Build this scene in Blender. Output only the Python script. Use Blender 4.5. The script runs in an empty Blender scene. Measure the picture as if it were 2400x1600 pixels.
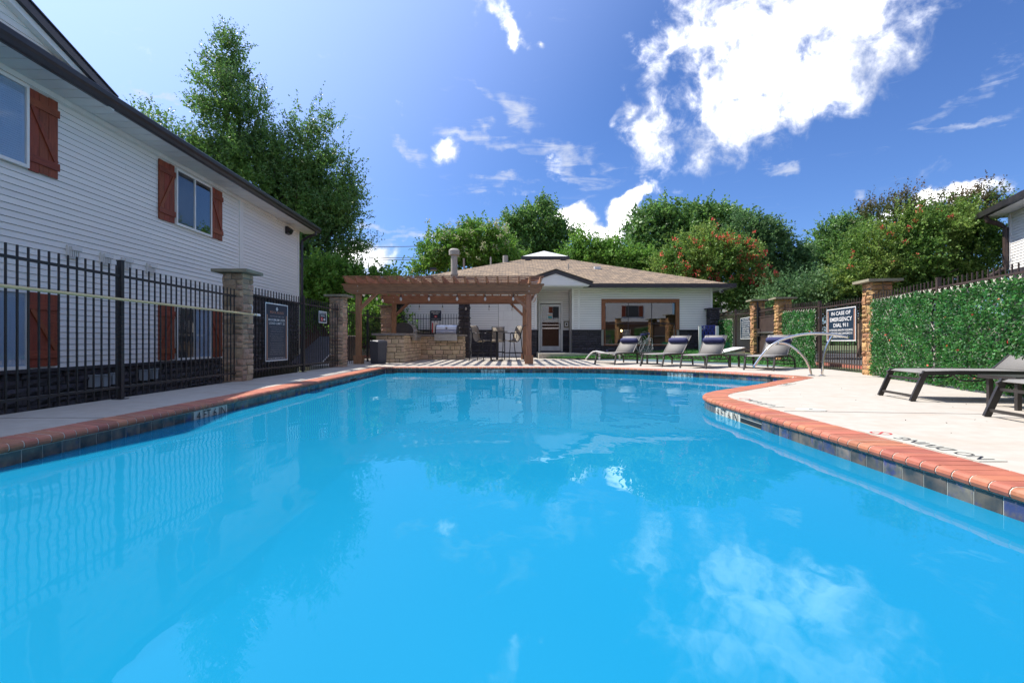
import bpy, math, random
import numpy as np
from mathutils import Vector, Matrix
from mathutils.geometry import tessellate_polygon
R = math.radians
random.seed(7); rng = np.random.default_rng(11)
SC = bpy.context.scene
COL = SC.collection

# ---------------------------------------------------------------- camera
cam = bpy.data.cameras.new('camera'); cam.lens = 18.0; cam.sensor_width = 36.0
cam.clip_start = 0.05; cam.clip_end = 2000
camo = bpy.data.objects.new('camera', cam); COL.objects.link(camo)
camo.location = (0, 0, 0.67); camo.rotation_euler = (R(90), 0, 0)
SC.camera = camo

# ---------------------------------------------------------------- sun, sky, exposure
SUN = Vector((-0.65, 0.26, 1.0)).normalized()
EL = math.asin(SUN.z); AZ = math.atan2(SUN.x, SUN.y)
ld = bpy.data.lights.new('sun', 'SUN'); ld.energy = 2.75; ld.angle = R(0.53); ld.color = (1.0, 0.955, 0.89)
lo = bpy.data.objects.new('sun', ld); COL.objects.link(lo)
lo.rotation_euler = (-SUN).to_track_quat('-Z', 'Y').to_euler()
SC.view_settings.view_transform = 'Standard'; SC.view_settings.look = 'None'
SC.view_settings.exposure = 1.42; SC.view_settings.gamma = 1.0
SC.cycles.max_bounces = 8; SC.cycles.transparent_max_bounces = 12
SC.cycles.caustics_reflective = False; SC.cycles.caustics_refractive = False
SC.cycles.sample_clamp_indirect = 6.0
try: SC.cycles.use_denoising = True
except Exception: pass

world = bpy.data.worlds.new('World'); SC.world = world; world.use_nodes = True
wt = world.node_tree; wt.nodes.clear()
def wn(t, **kw):
    n = wt.nodes.new(t)
    for k, v in kw.items(): setattr(n, k, v)
    return n
def wl(a, b): wt.links.new(a, b)
def setin(n, i, v):
    if hasattr(v, 'is_linked') or hasattr(v, 'links'): wl(v, n.inputs[i])
    else: n.inputs[i].default_value = v
def wm(op, a, b=0.0, c=0.0, clamp=False):
    n = wn('ShaderNodeMath', operation=op, use_clamp=clamp); setin(n, 0, a); setin(n, 1, b); setin(n, 2, c); return n.outputs[0]
def wv(op, a, b=None, s=None):
    n = wn('ShaderNodeVectorMath', operation=op); setin(n, 0, a)
    if b is not None: setin(n, 1, b)
    if s is not None: n.inputs['Scale'].default_value = s
    return n
def wnoise(vec, scale, detail=6, rough=0.55, dist=0.0):
    n = wn('ShaderNodeTexNoise'); wl(vec, n.inputs['Vector']); n.inputs['Scale'].default_value = scale
    n.inputs['Detail'].default_value = detail; n.inputs['Roughness'].default_value = rough; n.inputs['Distortion'].default_value = dist
    return n
def wramp(f, a, b):
    n = wn('ShaderNodeMapRange', interpolation_type='SMOOTHSTEP'); setin(n, 0, f); n.inputs[1].default_value = a; n.inputs[2].default_value = b
    return n.outputs[0]
def wmix(f, a, b):
    n = wn('ShaderNodeMix', data_type='RGBA'); setin(n, 0, f)
    for i, v in ((6, a), (7, b)): setin(n, i, v)
    return n.outputs[2]
sky = wn('ShaderNodeTexSky', sky_type='NISHITA'); sky.sun_disc = False
sky.sun_elevation = EL; sky.sun_rotation = AZ
sky.altitude = 200; sky.air_density = 1.0; sky.dust_density = 0.6; sky.ozone_density = 2.2
tc = wn('ShaderNodeTexCoord'); D = wv('NORMALIZE', tc.outputs['Generated']).outputs[0]
sep = wn('ShaderNodeSeparateXYZ'); wl(D, sep.inputs[0])
skyc = wn('ShaderNodeMix', data_type='RGBA', blend_type='MULTIPLY'); skyc.inputs[0].default_value = 1
wl(sky.outputs[0], skyc.inputs[6]); skyc.inputs[7].default_value = (0.255, 0.355, 0.54, 1)
# clouds: soft clumps set at fixed bearings, edges broken by noise
def bearing(px, py): return Vector(((px-1200)/1200, 1.0, (800-py)/1200)).normalized()
warp = wnoise(D, 5.0, 4, 0.6); w2 = wv('SUBTRACT', warp.outputs['Color'], (0.5, 0.5, 0.5)).outputs[0]
warp2 = wnoise(D, 18.0, 5, 0.6); w3 = wv('SUBTRACT', warp2.outputs['Color'], (0.5, 0.5, 0.5)).outputs[0]
Dw = wv('ADD', wv('ADD', D, wv('SCALE', w2, s=0.16).outputs[0]).outputs[0], wv('SCALE', w3, s=0.07).outputs[0]).outputs[0]
def blob(px, py, rx, ry, rot, k):
    c = bearing(px, py); f = 1.0/math.sqrt(1+((px-1200)/1200)**2+((800-py)/1200)**2)
    e1 = Vector((1, 0, 0)); e1 = (e1-c*e1.dot(c)).normalized(); e2 = e1.cross(c); e2 = e2 if e2.z > 0 else -e2
    a = R(rot); a1 = e1*math.cos(a)+e2*math.sin(a); a2 = -e1*math.sin(a)+e2*math.cos(a)
    p = wv('SUBTRACT', Dw, tuple(c)).outputs[0]
    u = wv('DOT_PRODUCT', p, tuple(a1/(rx/1200*f))).outputs['Value']; v = wv('DOT_PRODUCT', p, tuple(a2/(ry/1200*f))).outputs['Value']
    q = wm('ADD', wm('MULTIPLY', u, u), wm('MULTIPLY', v, v))
    return wm('MULTIPLY', wm('EXPONENT', wm('MULTIPLY', q, -0.9)), k)
def field(lst):
    o = None
    for b in lst:
        v = blob(*b); o = v if o is None else wm('SMOOTH_MAX', o, v, 0.12)
    return o
dense = field([(1900, 20, 330, 130, 0, 1.0), (1640, 120, 130, 90, 20, 0.8), (1790, 150, 260, 130, 35, 1.0), (1950, 150, 230, 120, 20, 0.85), (1700, 300, 170, 95, 50, 0.95),
               (1560, 345, 80, 62, 60, .78), (1540, 372, 66, 30, 0, 0.7), (1480, 300, 30, 30, 30, .5),
               (1330, 500, 56, 40, 0, 1.5), (1478, 498, 64, 32, 28, 1.3), (1400, 540, 120, 28, 0, 1.3),
               (2205, 470, 50, 26, 0, 1.4), (2310, 458, 55, 28, 20, 1.4), (2100, 492, 110, 20, 0, .9),
               (860, 605, 92, 46, 0, 1.35), (800, 640, 160, 30, 0, .9), (1205, 60, 62, 28, -40, .66), (1290, 95, 26, 14, -50, .55),
               (1045, 335, 58, 44, 30, .74), (930, 245, 36, 18, 0, .6), (1300, 385, 60, 24, -20, .66), (1230, 440, 70, 16, 10, .6)])
thin = field([(1130, 310, 150, 20, -14, .62), (1245, 262, 70, 30, -20, .62), (1330, 370, 120, 26, -25, .62), (940, 330, 60, 16, -30, .55), (1170, 425, 80, 16, 10, .55),
              (375, 230, 70, 12, -22, .66), (900, 535, 140, 12, -12, .6), (960, 565, 90, 14, -4, .6), (1835, 392, 48, 14, 6, .62), (2010, 440, 14, 18, 0, .5),
              (2300, 200, 140, 22, 30, .42), (2330, 270, 110, 16, 10, .5), (1110, 210, 70, 14, -30, .45), (2180, 270, 60, 14, 0, .36)])
nz = wnoise(D, 7.5, 12, 0.62, 0.25).outputs['Fac']
nf = wnoise(D, 22, 8, 0.6, 0.6).outputs['Fac']
mp = wn('ShaderNodeMapping'); wl(D, mp.inputs[0]); mp.inputs['Rotation'].default_value = (0, R(20), 0); mp.inputs['Scale'].default_value = (5, 5, 26)
nt = wnoise(mp.outputs[0], 2.2, 9, 0.62, 0.9).outputs['Fac']
dsum = wm('ADD', dense, wm('ADD', wm('MULTIPLY', wm('SUBTRACT', nz, 0.5), 1.9), wm('MULTIPLY', wm('SUBTRACT', nf, 0.5), 1.0)))
dm = wramp(dsum, 0.36, 1.02)
tsum = wm('ADD', thin, wm('MULTIPLY', wm('SUBTRACT', nt, 0.5), 1.3))
tm = wm('MULTIPLY', wramp(tsum, 0.22, 0.92), 0.85)
# unseen cumulus over the rest of the sky, cover raised to lift the shade
nb = wnoise(D, 3.2, 10, 0.6, 0.3).outputs['Fac']
away = wramp(sep.outputs[1], 0.25, -0.1)
bm_ = wm('MULTIPLY', wm('MULTIPLY', wramp(nb, 0.45, 0.58), away), wramp(sep.outputs[2], 0.02, 0.12))
mask = wm('MAXIMUM', wm('MAXIMUM', dm, tm), bm_, clamp=True)
shade = wramp(wm('ADD', wnoise(Dw, 9, 8, 0.6).outputs['Fac'], wm('MULTIPLY', dsum, 0.36)), 0.56, 1.15)
ccol = wmix(shade, (2.5, 2.7, 3.2, 1), (11.5, 11.2, 11, 1))
# pale haze low in the sky and around the sun
glow = wv('DOT_PRODUCT', D, tuple(SUN)).outputs['Value']
gl = wm('MULTIPLY', wramp(glow, 0.38, 1.1), 0.52)
sk2 = wmix(gl, skyc.outputs[2], (4.6, 5.8, 9.2, 1))
fin = wmix(mask, sk2, ccol)
bg = wn('ShaderNodeBackground'); wl(fin, bg.inputs[0]); bg.inputs[1].default_value = 0.115
wo = wn('ShaderNodeOutputWorld'); wl(bg.outputs[0], wo.inputs[0])

# ---------------------------------------------------------------- materials
def mat(name, c1, c2=None, scale=4.0, rough=0.6, metal=0.0, bump=0.0, bscale=60.0, orand=0.0, stretch=(1, 1, 1), spec=0.5, lo=0.35, hi=0.65, det=5, isl=0.0, trans=0.0, coord='Object', bdist=0.01, extra=None):
    m = bpy.data.materials.new(name); m.use_nodes = True; t = m.node_tree; N = t.nodes; L = t.links
    p = N['Principled BSDF']; p.inputs['Roughness'].default_value = rough; p.inputs['Metallic'].default_value = metal
    p.inputs['Specular IOR Level'].default_value = spec
    tcn = N.new('ShaderNodeTexCoord'); mpn = N.new('ShaderNodeMapping'); L.new(tcn.outputs[coord], mpn.inputs[0]); mpn.inputs['Scale'].default_value = stretch
    oi = N.new('ShaderNodeObjectInfo')
    off = N.new('ShaderNodeVectorMath'); off.operation = 'SCALE'; off.inputs[0].default_value = (37, 19, 53); L.new(oi.outputs['Random'], off.inputs['Scale'])
    ad = N.new('ShaderNodeVectorMath'); L.new(mpn.outputs[0], ad.inputs[0]); L.new(off.outputs[0], ad.inputs[1]); V = ad.outputs[0]
    if c2 is None: c2 = tuple(x*0.85 for x in c1)
    n = N.new('ShaderNodeTexNoise'); L.new(V, n.inputs['Vector']); n.inputs['Scale'].default_value = scale; n.inputs['Detail'].default_value = det
    r = N.new('ShaderNodeMapRange'); L.new(n.outputs['Fac'], r.inputs[0]); r.inputs[1].default_value = lo; r.inputs[2].default_value = hi
    x = N.new('ShaderNodeMix'); x.data_type = 'RGBA'; L.new(r.outputs[0], x.inputs[0]); x.inputs[6].default_value = (*c1, 1); x.inputs[7].default_value = (*c2, 1)
    col = x.outputs[2]
    if extra: col = extra(t, V, col)
    if orand or isl:
        hs = N.new('ShaderNodeHueSaturation'); L.new(col, hs.inputs['Color'])
        amt = orand or isl
        if isl: g = N.new('ShaderNodeNewGeometry'); src = g.outputs['Random Per Island']
        else: src = oi.outputs['Random']
        mr = N.new('ShaderNodeMapRange'); L.new(src, mr.inputs[0]); mr.inputs[3].default_value = 1-amt; mr.inputs[4].default_value = 1+amt
        L.new(mr.outputs[0], hs.inputs['Value'])
        h2 = N.new('ShaderNodeMath'); h2.operation = 'MULTIPLY'; L.new(src, h2.inputs[0]); h2.inputs[1].default_value = 7.31
        h3 = N.new('ShaderNodeMath'); h3.operation = 'FRACT'; L.new(h2.outputs[0], h3.inputs[0])
        h4 = N.new('ShaderNodeMapRange'); L.new(h3.outputs[0], h4.inputs[0]); h4.inputs[3].default_value = 0.5-amt*0.05; h4.inputs[4].default_value = 0.5+amt*0.05
        L.new(h4.outputs[0], hs.inputs['Hue']); col = hs.outputs[0]
    L.new(col, p.inputs['Base Color'])
    if bump:
        nb_ = N.new('ShaderNodeTexNoise'); L.new(V, nb_.inputs['Vector']); nb_.inputs['Scale'].default_value = bscale; nb_.inputs['Detail'].default_value = 6
        b = N.new('ShaderNodeBump'); b.inputs['Strength'].default_value = bump; b.inputs['Distance'].default_value = bdist
        L.new(nb_.outputs['Fac'], b.inputs['Height']); L.new(b.outputs[0], p.inputs['Normal'])
    if trans:
        tr = N.new('ShaderNodeBsdfTranslucent'); L.new(col, tr.inputs[0]); ms = N.new('ShaderNodeMixShader'); ms.inputs[0].default_value = trans
        L.new(p.outputs[0], ms.inputs[1]); L.new(tr.outputs[0], ms.inputs[2]); L.new(ms.outputs[0], N['Material Output'].inputs[0])
    return m
def stains(color, scale, lo, hi, amt, stretch=None):
    def f(t, V, col):
        N = t.nodes; L = t.links
        n = N.new('ShaderNodeTexNoise'); n.inputs['Scale'].default_value = scale; n.inputs['Detail'].default_value = 9; n.inputs['Roughness'].default_value = 0.65
        if stretch:
            s = N.new('ShaderNodeVectorMath'); s.operation = 'MULTIPLY'; L.new(V, s.inputs[0]); s.inputs[1].default_value = stretch; L.new(s.outputs[0], n.inputs['Vector'])
        else: L.new(V, n.inputs['Vector'])
        r = N.new('ShaderNodeMapRange'); L.new(n.outputs['Fac'], r.inputs[0]); r.inputs[1].default_value = lo; r.inputs[2].default_value = hi; r.inputs[4].default_value = amt
        x = N.new('ShaderNodeMix'); x.data_type = 'RGBA'; L.new(r.outputs[0], x.inputs[0]); L.new(col, x.inputs[6]); x.inputs[7].default_value = (*color, 1)
        return x.outputs[2]
    return f
def knots(t, V, col):
    N = t.nodes; L = t.links
    s = N.new('ShaderNodeVectorMath'); s.operation = 'MULTIPLY'; L.new(V, s.inputs[0]); s.inputs[1].default_value = (1, 1, 1)
    v = N.new('ShaderNodeTexVoronoi'); L.new(V, v.inputs['Vector']); v.inputs['Scale'].default_value = 4.5
    r = N.new('ShaderNodeMapRange'); L.new(v.outputs['Distance'], r.inputs[0]); r.inputs[1].default_value = 0.05; r.inputs[2].default_value = 0.16; r.inputs[3].default_value = 0.85; r.inputs[4].default_value = 0
    x = N.new('ShaderNodeMix'); x.data_type = 'RGBA'; L.new(r.outputs[0], x.inputs[0]); L.new(col, x.inputs[6]); x.inputs[7].default_value = (0.03, 0.012, 0.006, 1)
    return x.outputs[2]
m_siding = mat('white vinyl siding', (.87, .835, .775), (.81, .78, .73), 0.9, 0.45, bump=.06, bscale=90, stretch=(1, .2, 3), extra=stains((.62, .60, .56), 3, .6, .8, .3, (1, .3, 4)))
m_white = mat('white painted trim', (.86, .835, .79), (.79, .77, .73), 3, 0.4)
m_soffit = mat('white soffit panel', (.80, .80, .78), (.74, .73, .72), 3, 0.45, orand=.04)
m_gutter = mat('dark bronze metal', (.022, .018, .024), (.032, .026, .032), 3, 0.32)
m_blackmetal = mat('black powder coated steel', (.014, .013, .015), (.022, .02, .022), 8, 0.38, extra=stains((.25, .24, .25), 14, .72, .8, .5))
m_brownmetal = mat('brown powder coated steel', (.045, .030, .026), (.07, .045, .036), 6, 0.42, extra=stains((.20, .08, .03), 9, .6, .8, .5))
m_stone = mat('tan field stone', (.62, .34, .135), (.50, .27, .11), 5, 0.88, bump=.9, bscale=16, orand=.30, bdist=.03, extra=stains((.55, .44, .33), 6, .5, .72, .6))
m_stone_shade = mat('field stone lightened for shade', (.68, .46, .30), (.54, .36, .235), 5, 0.88, bump=.9, bscale=16, orand=.28, bdist=.03, extra=stains((.50, .42, .34), 6, .5, .72, .6))  # copy of the tan stone, colour lightened to offset shade on the left pillars
m_mortar = mat('grey mortar', (.40, .36, .30), (.32, .29, .25), 12, 0.95, bump=.5, bscale=70)
m_cap = mat('flagstone cap', (.30, .26, .17), (.22, .19, .13), 5, 0.85, bump=.5, bscale=25)
m_black_stone = mat('black painted stone', (.036, .031, .038), (.060, .053, .063), 4, 0.55, bump=.8, bscale=18, orand=.25, bdist=.02)
m_lime = mat('cream limestone block', (.74, .58, .40), (.60, .45, .28), 3, 0.85, bump=.55, bscale=22, orand=.22, bdist=.015, extra=stains((.45, .24, .10), 2.6, .6, .75, .7))
m_limemortar = mat('brown joint mortar', (.16, .115, .075), (.12, .09, .06), 10, 0.95)
m_counter = mat('grey stone counter', (.30, .27, .24), (.20, .18, .16), 8, 0.7, bump=.3)
def wood(name, c, stretch): return mat(name, c, tuple(x*0.62 for x in c), 3.5, 0.62, bump=.35, bscale=14, stretch=stretch, orand=.14, extra=knots, lo=.3, hi=.7)
PW = (.36, .175, .09)
m_wood_x = wood('stained cedar beam', PW, (1, 6, 6)); m_wood_y = wood('stained cedar rafter', PW, (6, 1, 6)); m_wood_z = wood('stained cedar post', PW, (6, 6, 1))
m_shutter = wood('red stained shutter board', (.30, .062, .022), (7, 7, 1)); m_shutter_h = wood('red stained shutter rail', (.30, .062, .022), (7, 1, 7))
m_wframe_x = wood('stained window casing', (.33, .12, .05), (1, 6, 6)); m_wframe_z = wood('stained upright casing', (.33, .12, .05), (6, 6, 1))
m_deck = mat('cream coated concrete', (.47, .425, .36), (.42, .375, .31), 7, 0.9, bump=.35, bscale=240, bdist=.003, extra=stains((.40, .32, .24), 1.6, .48, .74, .62, (1, 2.2, 1)))
m_joint_shade = mat('dirty joint and beam shade', (.34, .30, .26), None, 9, 0.9)
m_brick = mat('terracotta coping brick', (.45, .150, .078), (.36, .115, .060), 7, 0.6, bump=.15, bscale=90, orand=.17, bdist=.004, extra=stains((.66, .42, .30), 5, .6, .85, .35))
m_grout = mat('grey grout', (.66, .60, .50), (.55, .50, .42), 20, 0.9, bump=.3)
m_tile = mat('slate look pool tile', (.045, .055, .062), (.19, .155, .115), 9, 0.16, bump=.15, bscale=30, orand=.35, det=9, extra=stains((.02, .04, .20), 4, .54, .64, .7))
m_tilegrout = mat('pale tile grout', (.55, .55, .48), None, 10, 0.8)
m_marker = mat('cream marker tile', (.66, .62, .52), None, 6, 0.3)
m_ink = mat('black lettering', (.012, .012, .014), None, 4, 0.5)
m_red = mat('red sign paint', (.55, .02, .02), None, 4, 0.45)
m_plaster = mat('blue pool plaster', (.014, .44, .93), (.010, .40, .89), 0.7, 0.9)
m_turf = mat('artificial turf', (.045, .15, .022), (.065, .20, .035), 30, 0.85, bump=1, bscale=260, bdist=.01)
m_grassg = mat('lawn', (.07, .11, .03), (.12, .12, .05), 2.5, 0.95, bump=1, bscale=60, bdist=.03)
m_asphalt = mat('asphalt', (.06, .058, .056), (.085, .08, .075), 20, 0.9, bump=.5, bscale=150)
m_concrete = mat('grey concrete', (.42, .39, .33), (.34, .31, .26), 5, 0.9, bump=.3, bscale=80)
m_shingle = None
m_navy = mat('navy fabric', (.018, .022, .085), (.026, .030, .11), 5, 0.8, bump=.3, bscale=300, bdist=.002)
m_sling = mat('grey sling mesh', (.33, .31, .285), (.29, .275, .25), 60, 0.75, bump=.4, bscale=500, bdist=.002, trans=.25)
m_slingtan = mat('tan sling mesh', (.46, .40, .31), (.38, .33, .26), 60, 0.8, bump=.4, bscale=500, bdist=.002, trans=.35)
m_char = mat('charcoal aluminium', (.035, .031, .030), (.05, .044, .04), 6, 0.38, metal=.2)
m_chrome = mat('polished stainless steel', (.72, .70, .66), None, 4, 0.16, metal=1)
m_steel = mat('brushed stainless steel', (.55, .52, .48), (.42, .39, .36), 3, 0.28, metal=1, stretch=(1, 1, 20), extra=stains((.22, .13, .06), 2.5, .55, .75, .5))
m_bin = mat('grey plastic bin', (.062, .063, .074), (.052, .052, .06), 3, 0.5)
m_signnavy = mat('navy sign face', (.012, .028, .052), None, 4, 0.4)
m_signwhite = mat('white sign print', (.80, .78, .74), None, 4, 0.5)
m_signtan = mat('copper sign print', (.52, .26, .15), None, 4, 0.5)
m_signpale = mat('faded white sign print', (.42, .42, .42), None, 4, 0.5)
m_cream = mat('cream plastic pole', (.78, .58, .27), (.70, .52, .24), 4, 0.5)
m_plastic = mat('white plastic', (.78, .77, .74), None, 4, 0.45)
m_utility = mat('grey utility box', (.32, .35, .39), (.26, .29, .32), 5, 0.5)
m_bark = mat('grey brown bark', (.13, .095, .07), (.08, .055, .04), 7, 0.95, bump=1, bscale=25, bdist=.03)
m_bark2 = mat('pale crape bark', (.24, .17, .12), (.17, .11, .08), 5, 0.9, bump=.5, bscale=20)
def leaf(name, c1, c2, sc=.6, isl=.35, spec=.35, rough=.55): return mat(name, c1, c2, sc, rough, isl=isl, trans=.42, spec=spec, coord='Object', lo=.38, hi=.62)
m_leaf_elm = leaf('elm leaves', (.10, .20, .05), (.17, .32, .07), spec=.6, rough=.45)
m_leaf_dark = leaf('dark leaves', (.085, .175, .06), (.13, .235, .075))
m_leaf_bright = leaf('bright leaves', (.12, .26, .04), (.19, .35, .055))
m_leaf_myrtle = leaf('myrtle leaves', (.13, .25, .045), (.24, .34, .07))
m_leaf_hedge = leaf('plastic ivy leaves', (.035, .14, .03), (.075, .25, .055), 6, .5, .5, .5)
m_leaf_rust = leaf('rusty new leaves', (.17, .11, .05), (.10, .12, .04))
m_flower = mat('coral red blossom', (.75, .07, .06), (.80, .18, .10), 2, .7, isl=.3, trans=.3)
m_flowerw = mat('cream blossom', (.55, .55, .32), None, 2, .7, isl=.2, trans=.3)
m_fence_wood = wood('brown fence board', (.12, .045, .025), (7, 7, 1))
m_darkroom = mat('warm grey room wall', (.20, .17, .12), None, 2, .9)
m_sofa = mat('dark blue sofa', (.015, .03, .06), None, 2, .8)
m_green = mat('green plastic', (.01, .22, .10), None, 4, .4)
m_blue = mat('blue game plastic', (.015, .03, .30), None, 4, .35)
m_rubber = mat('black rubber', (.015, .015, .016), None, 4, .7)
m_carpaint = mat('dark car paint', (.012, .012, .02), None, 2, .15, spec=.8)
m_blinds = mat('pale blue blinds', (.45, .58, .72), (.50, .62, .76), 3, .5)
m_screen = mat('dark window screen', (.05, .052, .055), (.075, .077, .08), 2, .35)
m_roofbrown = None

def shingle_mat():
    m = bpy.data.materials.new('asphalt shingles'); m.use_nodes = True; t = m.node_tree; N = t.nodes; L = t.links; p = N['Principled BSDF']; p.inputs['Roughness'].default_value = .92
    uv = N.new('ShaderNodeUVMap'); uv.uv_map = 'UVMap'
    b = N.new('ShaderNodeTexBrick'); L.new(uv.outputs[0], b.inputs['Vector']); b.inputs['Scale'].default_value = 1.0
    b.inputs['Brick Width'].default_value = .30; b.inputs['Row Height'].default_value = .14; b.inputs['Mortar Size'].default_value = .010; b.inputs['Mortar Smooth'].default_value = .3
    b.inputs['Color1'].default_value = (.33, .235, .145, 1); b.inputs['Color2'].default_value = (.16, .120, .082, 1); b.inputs['Mortar'].default_value = (.05, .036, .03, 1)
    n = N.new('ShaderNodeTexNoise'); L.new(uv.outputs[0], n.inputs['Vector']); n.inputs['Scale'].default_value = 5; n.inputs['Detail'].default_value = 8
    x = N.new('ShaderNodeMix'); x.data_type = 'RGBA'; x.blend_type = 'MULTIPLY'; x.inputs[0].default_value = .7; L.new(b.outputs['Color'], x.inputs[6])
    r = N.new('ShaderNodeMapRange'); L.new(n.outputs['Fac'], r.inputs[0]); r.inputs[1].default_value = .3; r.inputs[2].default_value = .7; r.inputs[3].default_value = .65; r.inputs[4].default_value = 1.35
    L.new(r.outputs[0], x.inputs[7]); L.new(x.outputs[2], p.inputs['Base Color'])
    bu = N.new('ShaderNodeBump'); bu.inputs['Strength'].default_value = .8; bu.inputs['Distance'].default_value = .015; L.new(b.outputs['Fac'], bu.inputs['Height']); bu.invert = True; L.new(bu.outputs[0], p.inputs['Normal'])
    return m
m_shingle = shingle_mat()
def glass_mat(name, tint, refl=1.0, ior=1.5, rough=0.0):
    m = bpy.data.materials.new(name); m.use_nodes = True; t = m.node_tree; N = t.nodes; L = t.links; N.remove(N['Principled BSDF'])
    f = N.new('ShaderNodeFresnel'); f.inputs[0].default_value = ior
    k = N.new('ShaderNodeMath'); k.operation = 'MULTIPLY_ADD'; k.use_clamp = True; L.new(f.outputs[0], k.inputs[0]); k.inputs[1].default_value = 1.0; k.inputs[2].default_value = refl
    ge = N.new('ShaderNodeNewGeometry'); iv = N.new('ShaderNodeMath'); iv.operation = 'SUBTRACT'; iv.inputs[0].default_value = 1; L.new(ge.outputs['Backfacing'], iv.inputs[1])
    k2 = N.new('ShaderNodeMath'); k2.operation = 'MULTIPLY'; L.new(k.outputs[0], k2.inputs[0]); L.new(iv.outputs[0], k2.inputs[1])
    g = N.new('ShaderNodeBsdfGlossy'); g.inputs['Roughness'].default_value = rough; tr = N.new('ShaderNodeBsdfTransparent'); tr.inputs[0].default_value = (*tint, 1)
    ms = N.new('ShaderNodeMixShader'); L.new(k2.outputs[0], ms.inputs[0]); L.new(tr.outputs[0], ms.inputs[1]); L.new(g.outputs[0], ms.inputs[2]); L.new(ms.outputs[0], N['Material Output'].inputs[0])
    return m
m_glass = glass_mat('window glass', (.55, .60, .62), .16); m_glass2 = glass_mat('clear glass', (.9, .92, .94), .06)
m_bulb = mat('frosted bulb glass', (.82, .80, .76), None, 3, .15, trans=.5)
def water_mat():
    m = bpy.data.materials.new('pool water'); m.use_nodes = True; t = m.node_tree; N = t.nodes; L = t.links; N.remove(N['Principled BSDF'])
    tcn = N.new('ShaderNodeTexCoord')
    def noise(sc, st, det, dist=0):
        mp_ = N.new('ShaderNodeMapping'); L.new(tcn.outputs['Object'], mp_.inputs[0]); mp_.inputs['Scale'].default_value = st
        n = N.new('ShaderNodeTexNoise'); L.new(mp_.outputs[0], n.inputs['Vector']); n.inputs['Scale'].default_value = sc; n.inputs['Detail'].default_value = det; n.inputs['Distortion'].default_value = dist
        return n.outputs['Fac']
    a = noise(.9, (1, .55, 1), 2, .4); b = noise(5, (1, .6, 1), 2)
    s = N.new('ShaderNodeMath'); s.operation = 'MULTIPLY_ADD'; L.new(b, s.inputs[0]); s.inputs[1].default_value = .11; L.new(a, s.inputs[2])
    bu = N.new('ShaderNodeBump'); bu.inputs['Strength'].default_value = 1; bu.inputs['Distance'].default_value = .016; L.new(s.outputs[0], bu.inputs['Height'])
    f = N.new('ShaderNodeFresnel'); f.inputs[0].default_value = 1.33; L.new(bu.outputs[0], f.inputs['Normal'])
    k = N.new('ShaderNodeMath'); k.operation = 'MULTIPLY'; L.new(f.outputs[0], k.inputs[0]); k.inputs[1].default_value = .85
    g = N.new('ShaderNodeBsdfGlossy'); g.inputs['Roughness'].default_value = .0; g.inputs[0].default_value = (.72, .95, 1, 1); L.new(bu.outputs[0], g.inputs['Normal'])
    tr0 = N.new('ShaderNodeBsdfTransparent'); tr0.inputs[0].default_value = (.70, .97, 1, 1)
    # light scattered back by the body of the water
    c_ = noise(.35, (1, 1, 1), 3); cr = N.new('ShaderNodeMix'); cr.data_type = 'RGBA'; L.new(c_, cr.inputs[0]); cr.inputs[6].default_value = (.007, .205, .365, 1); cr.inputs[7].default_value = (.012, .255, .42, 1)
    df = N.new('ShaderNodeBsdfDiffuse'); L.new(cr.outputs[2], df.inputs[0])
    tr = N.new('ShaderNodeMixShader'); tr.inputs[0].default_value = .84; L.new(tr0.outputs[0], tr.inputs[1]); L.new(df.outputs[0], tr.inputs[2])
    ms = N.new('ShaderNodeMixShader'); L.new(k.outputs[0], ms.inputs[0]); L.new(tr.outputs[0], ms.inputs[1]); L.new(g.outputs[0], ms.inputs[2]); L.new(ms.outputs[0], N['Material Output'].inputs[0])
    return m
m_water = water_mat()

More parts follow.
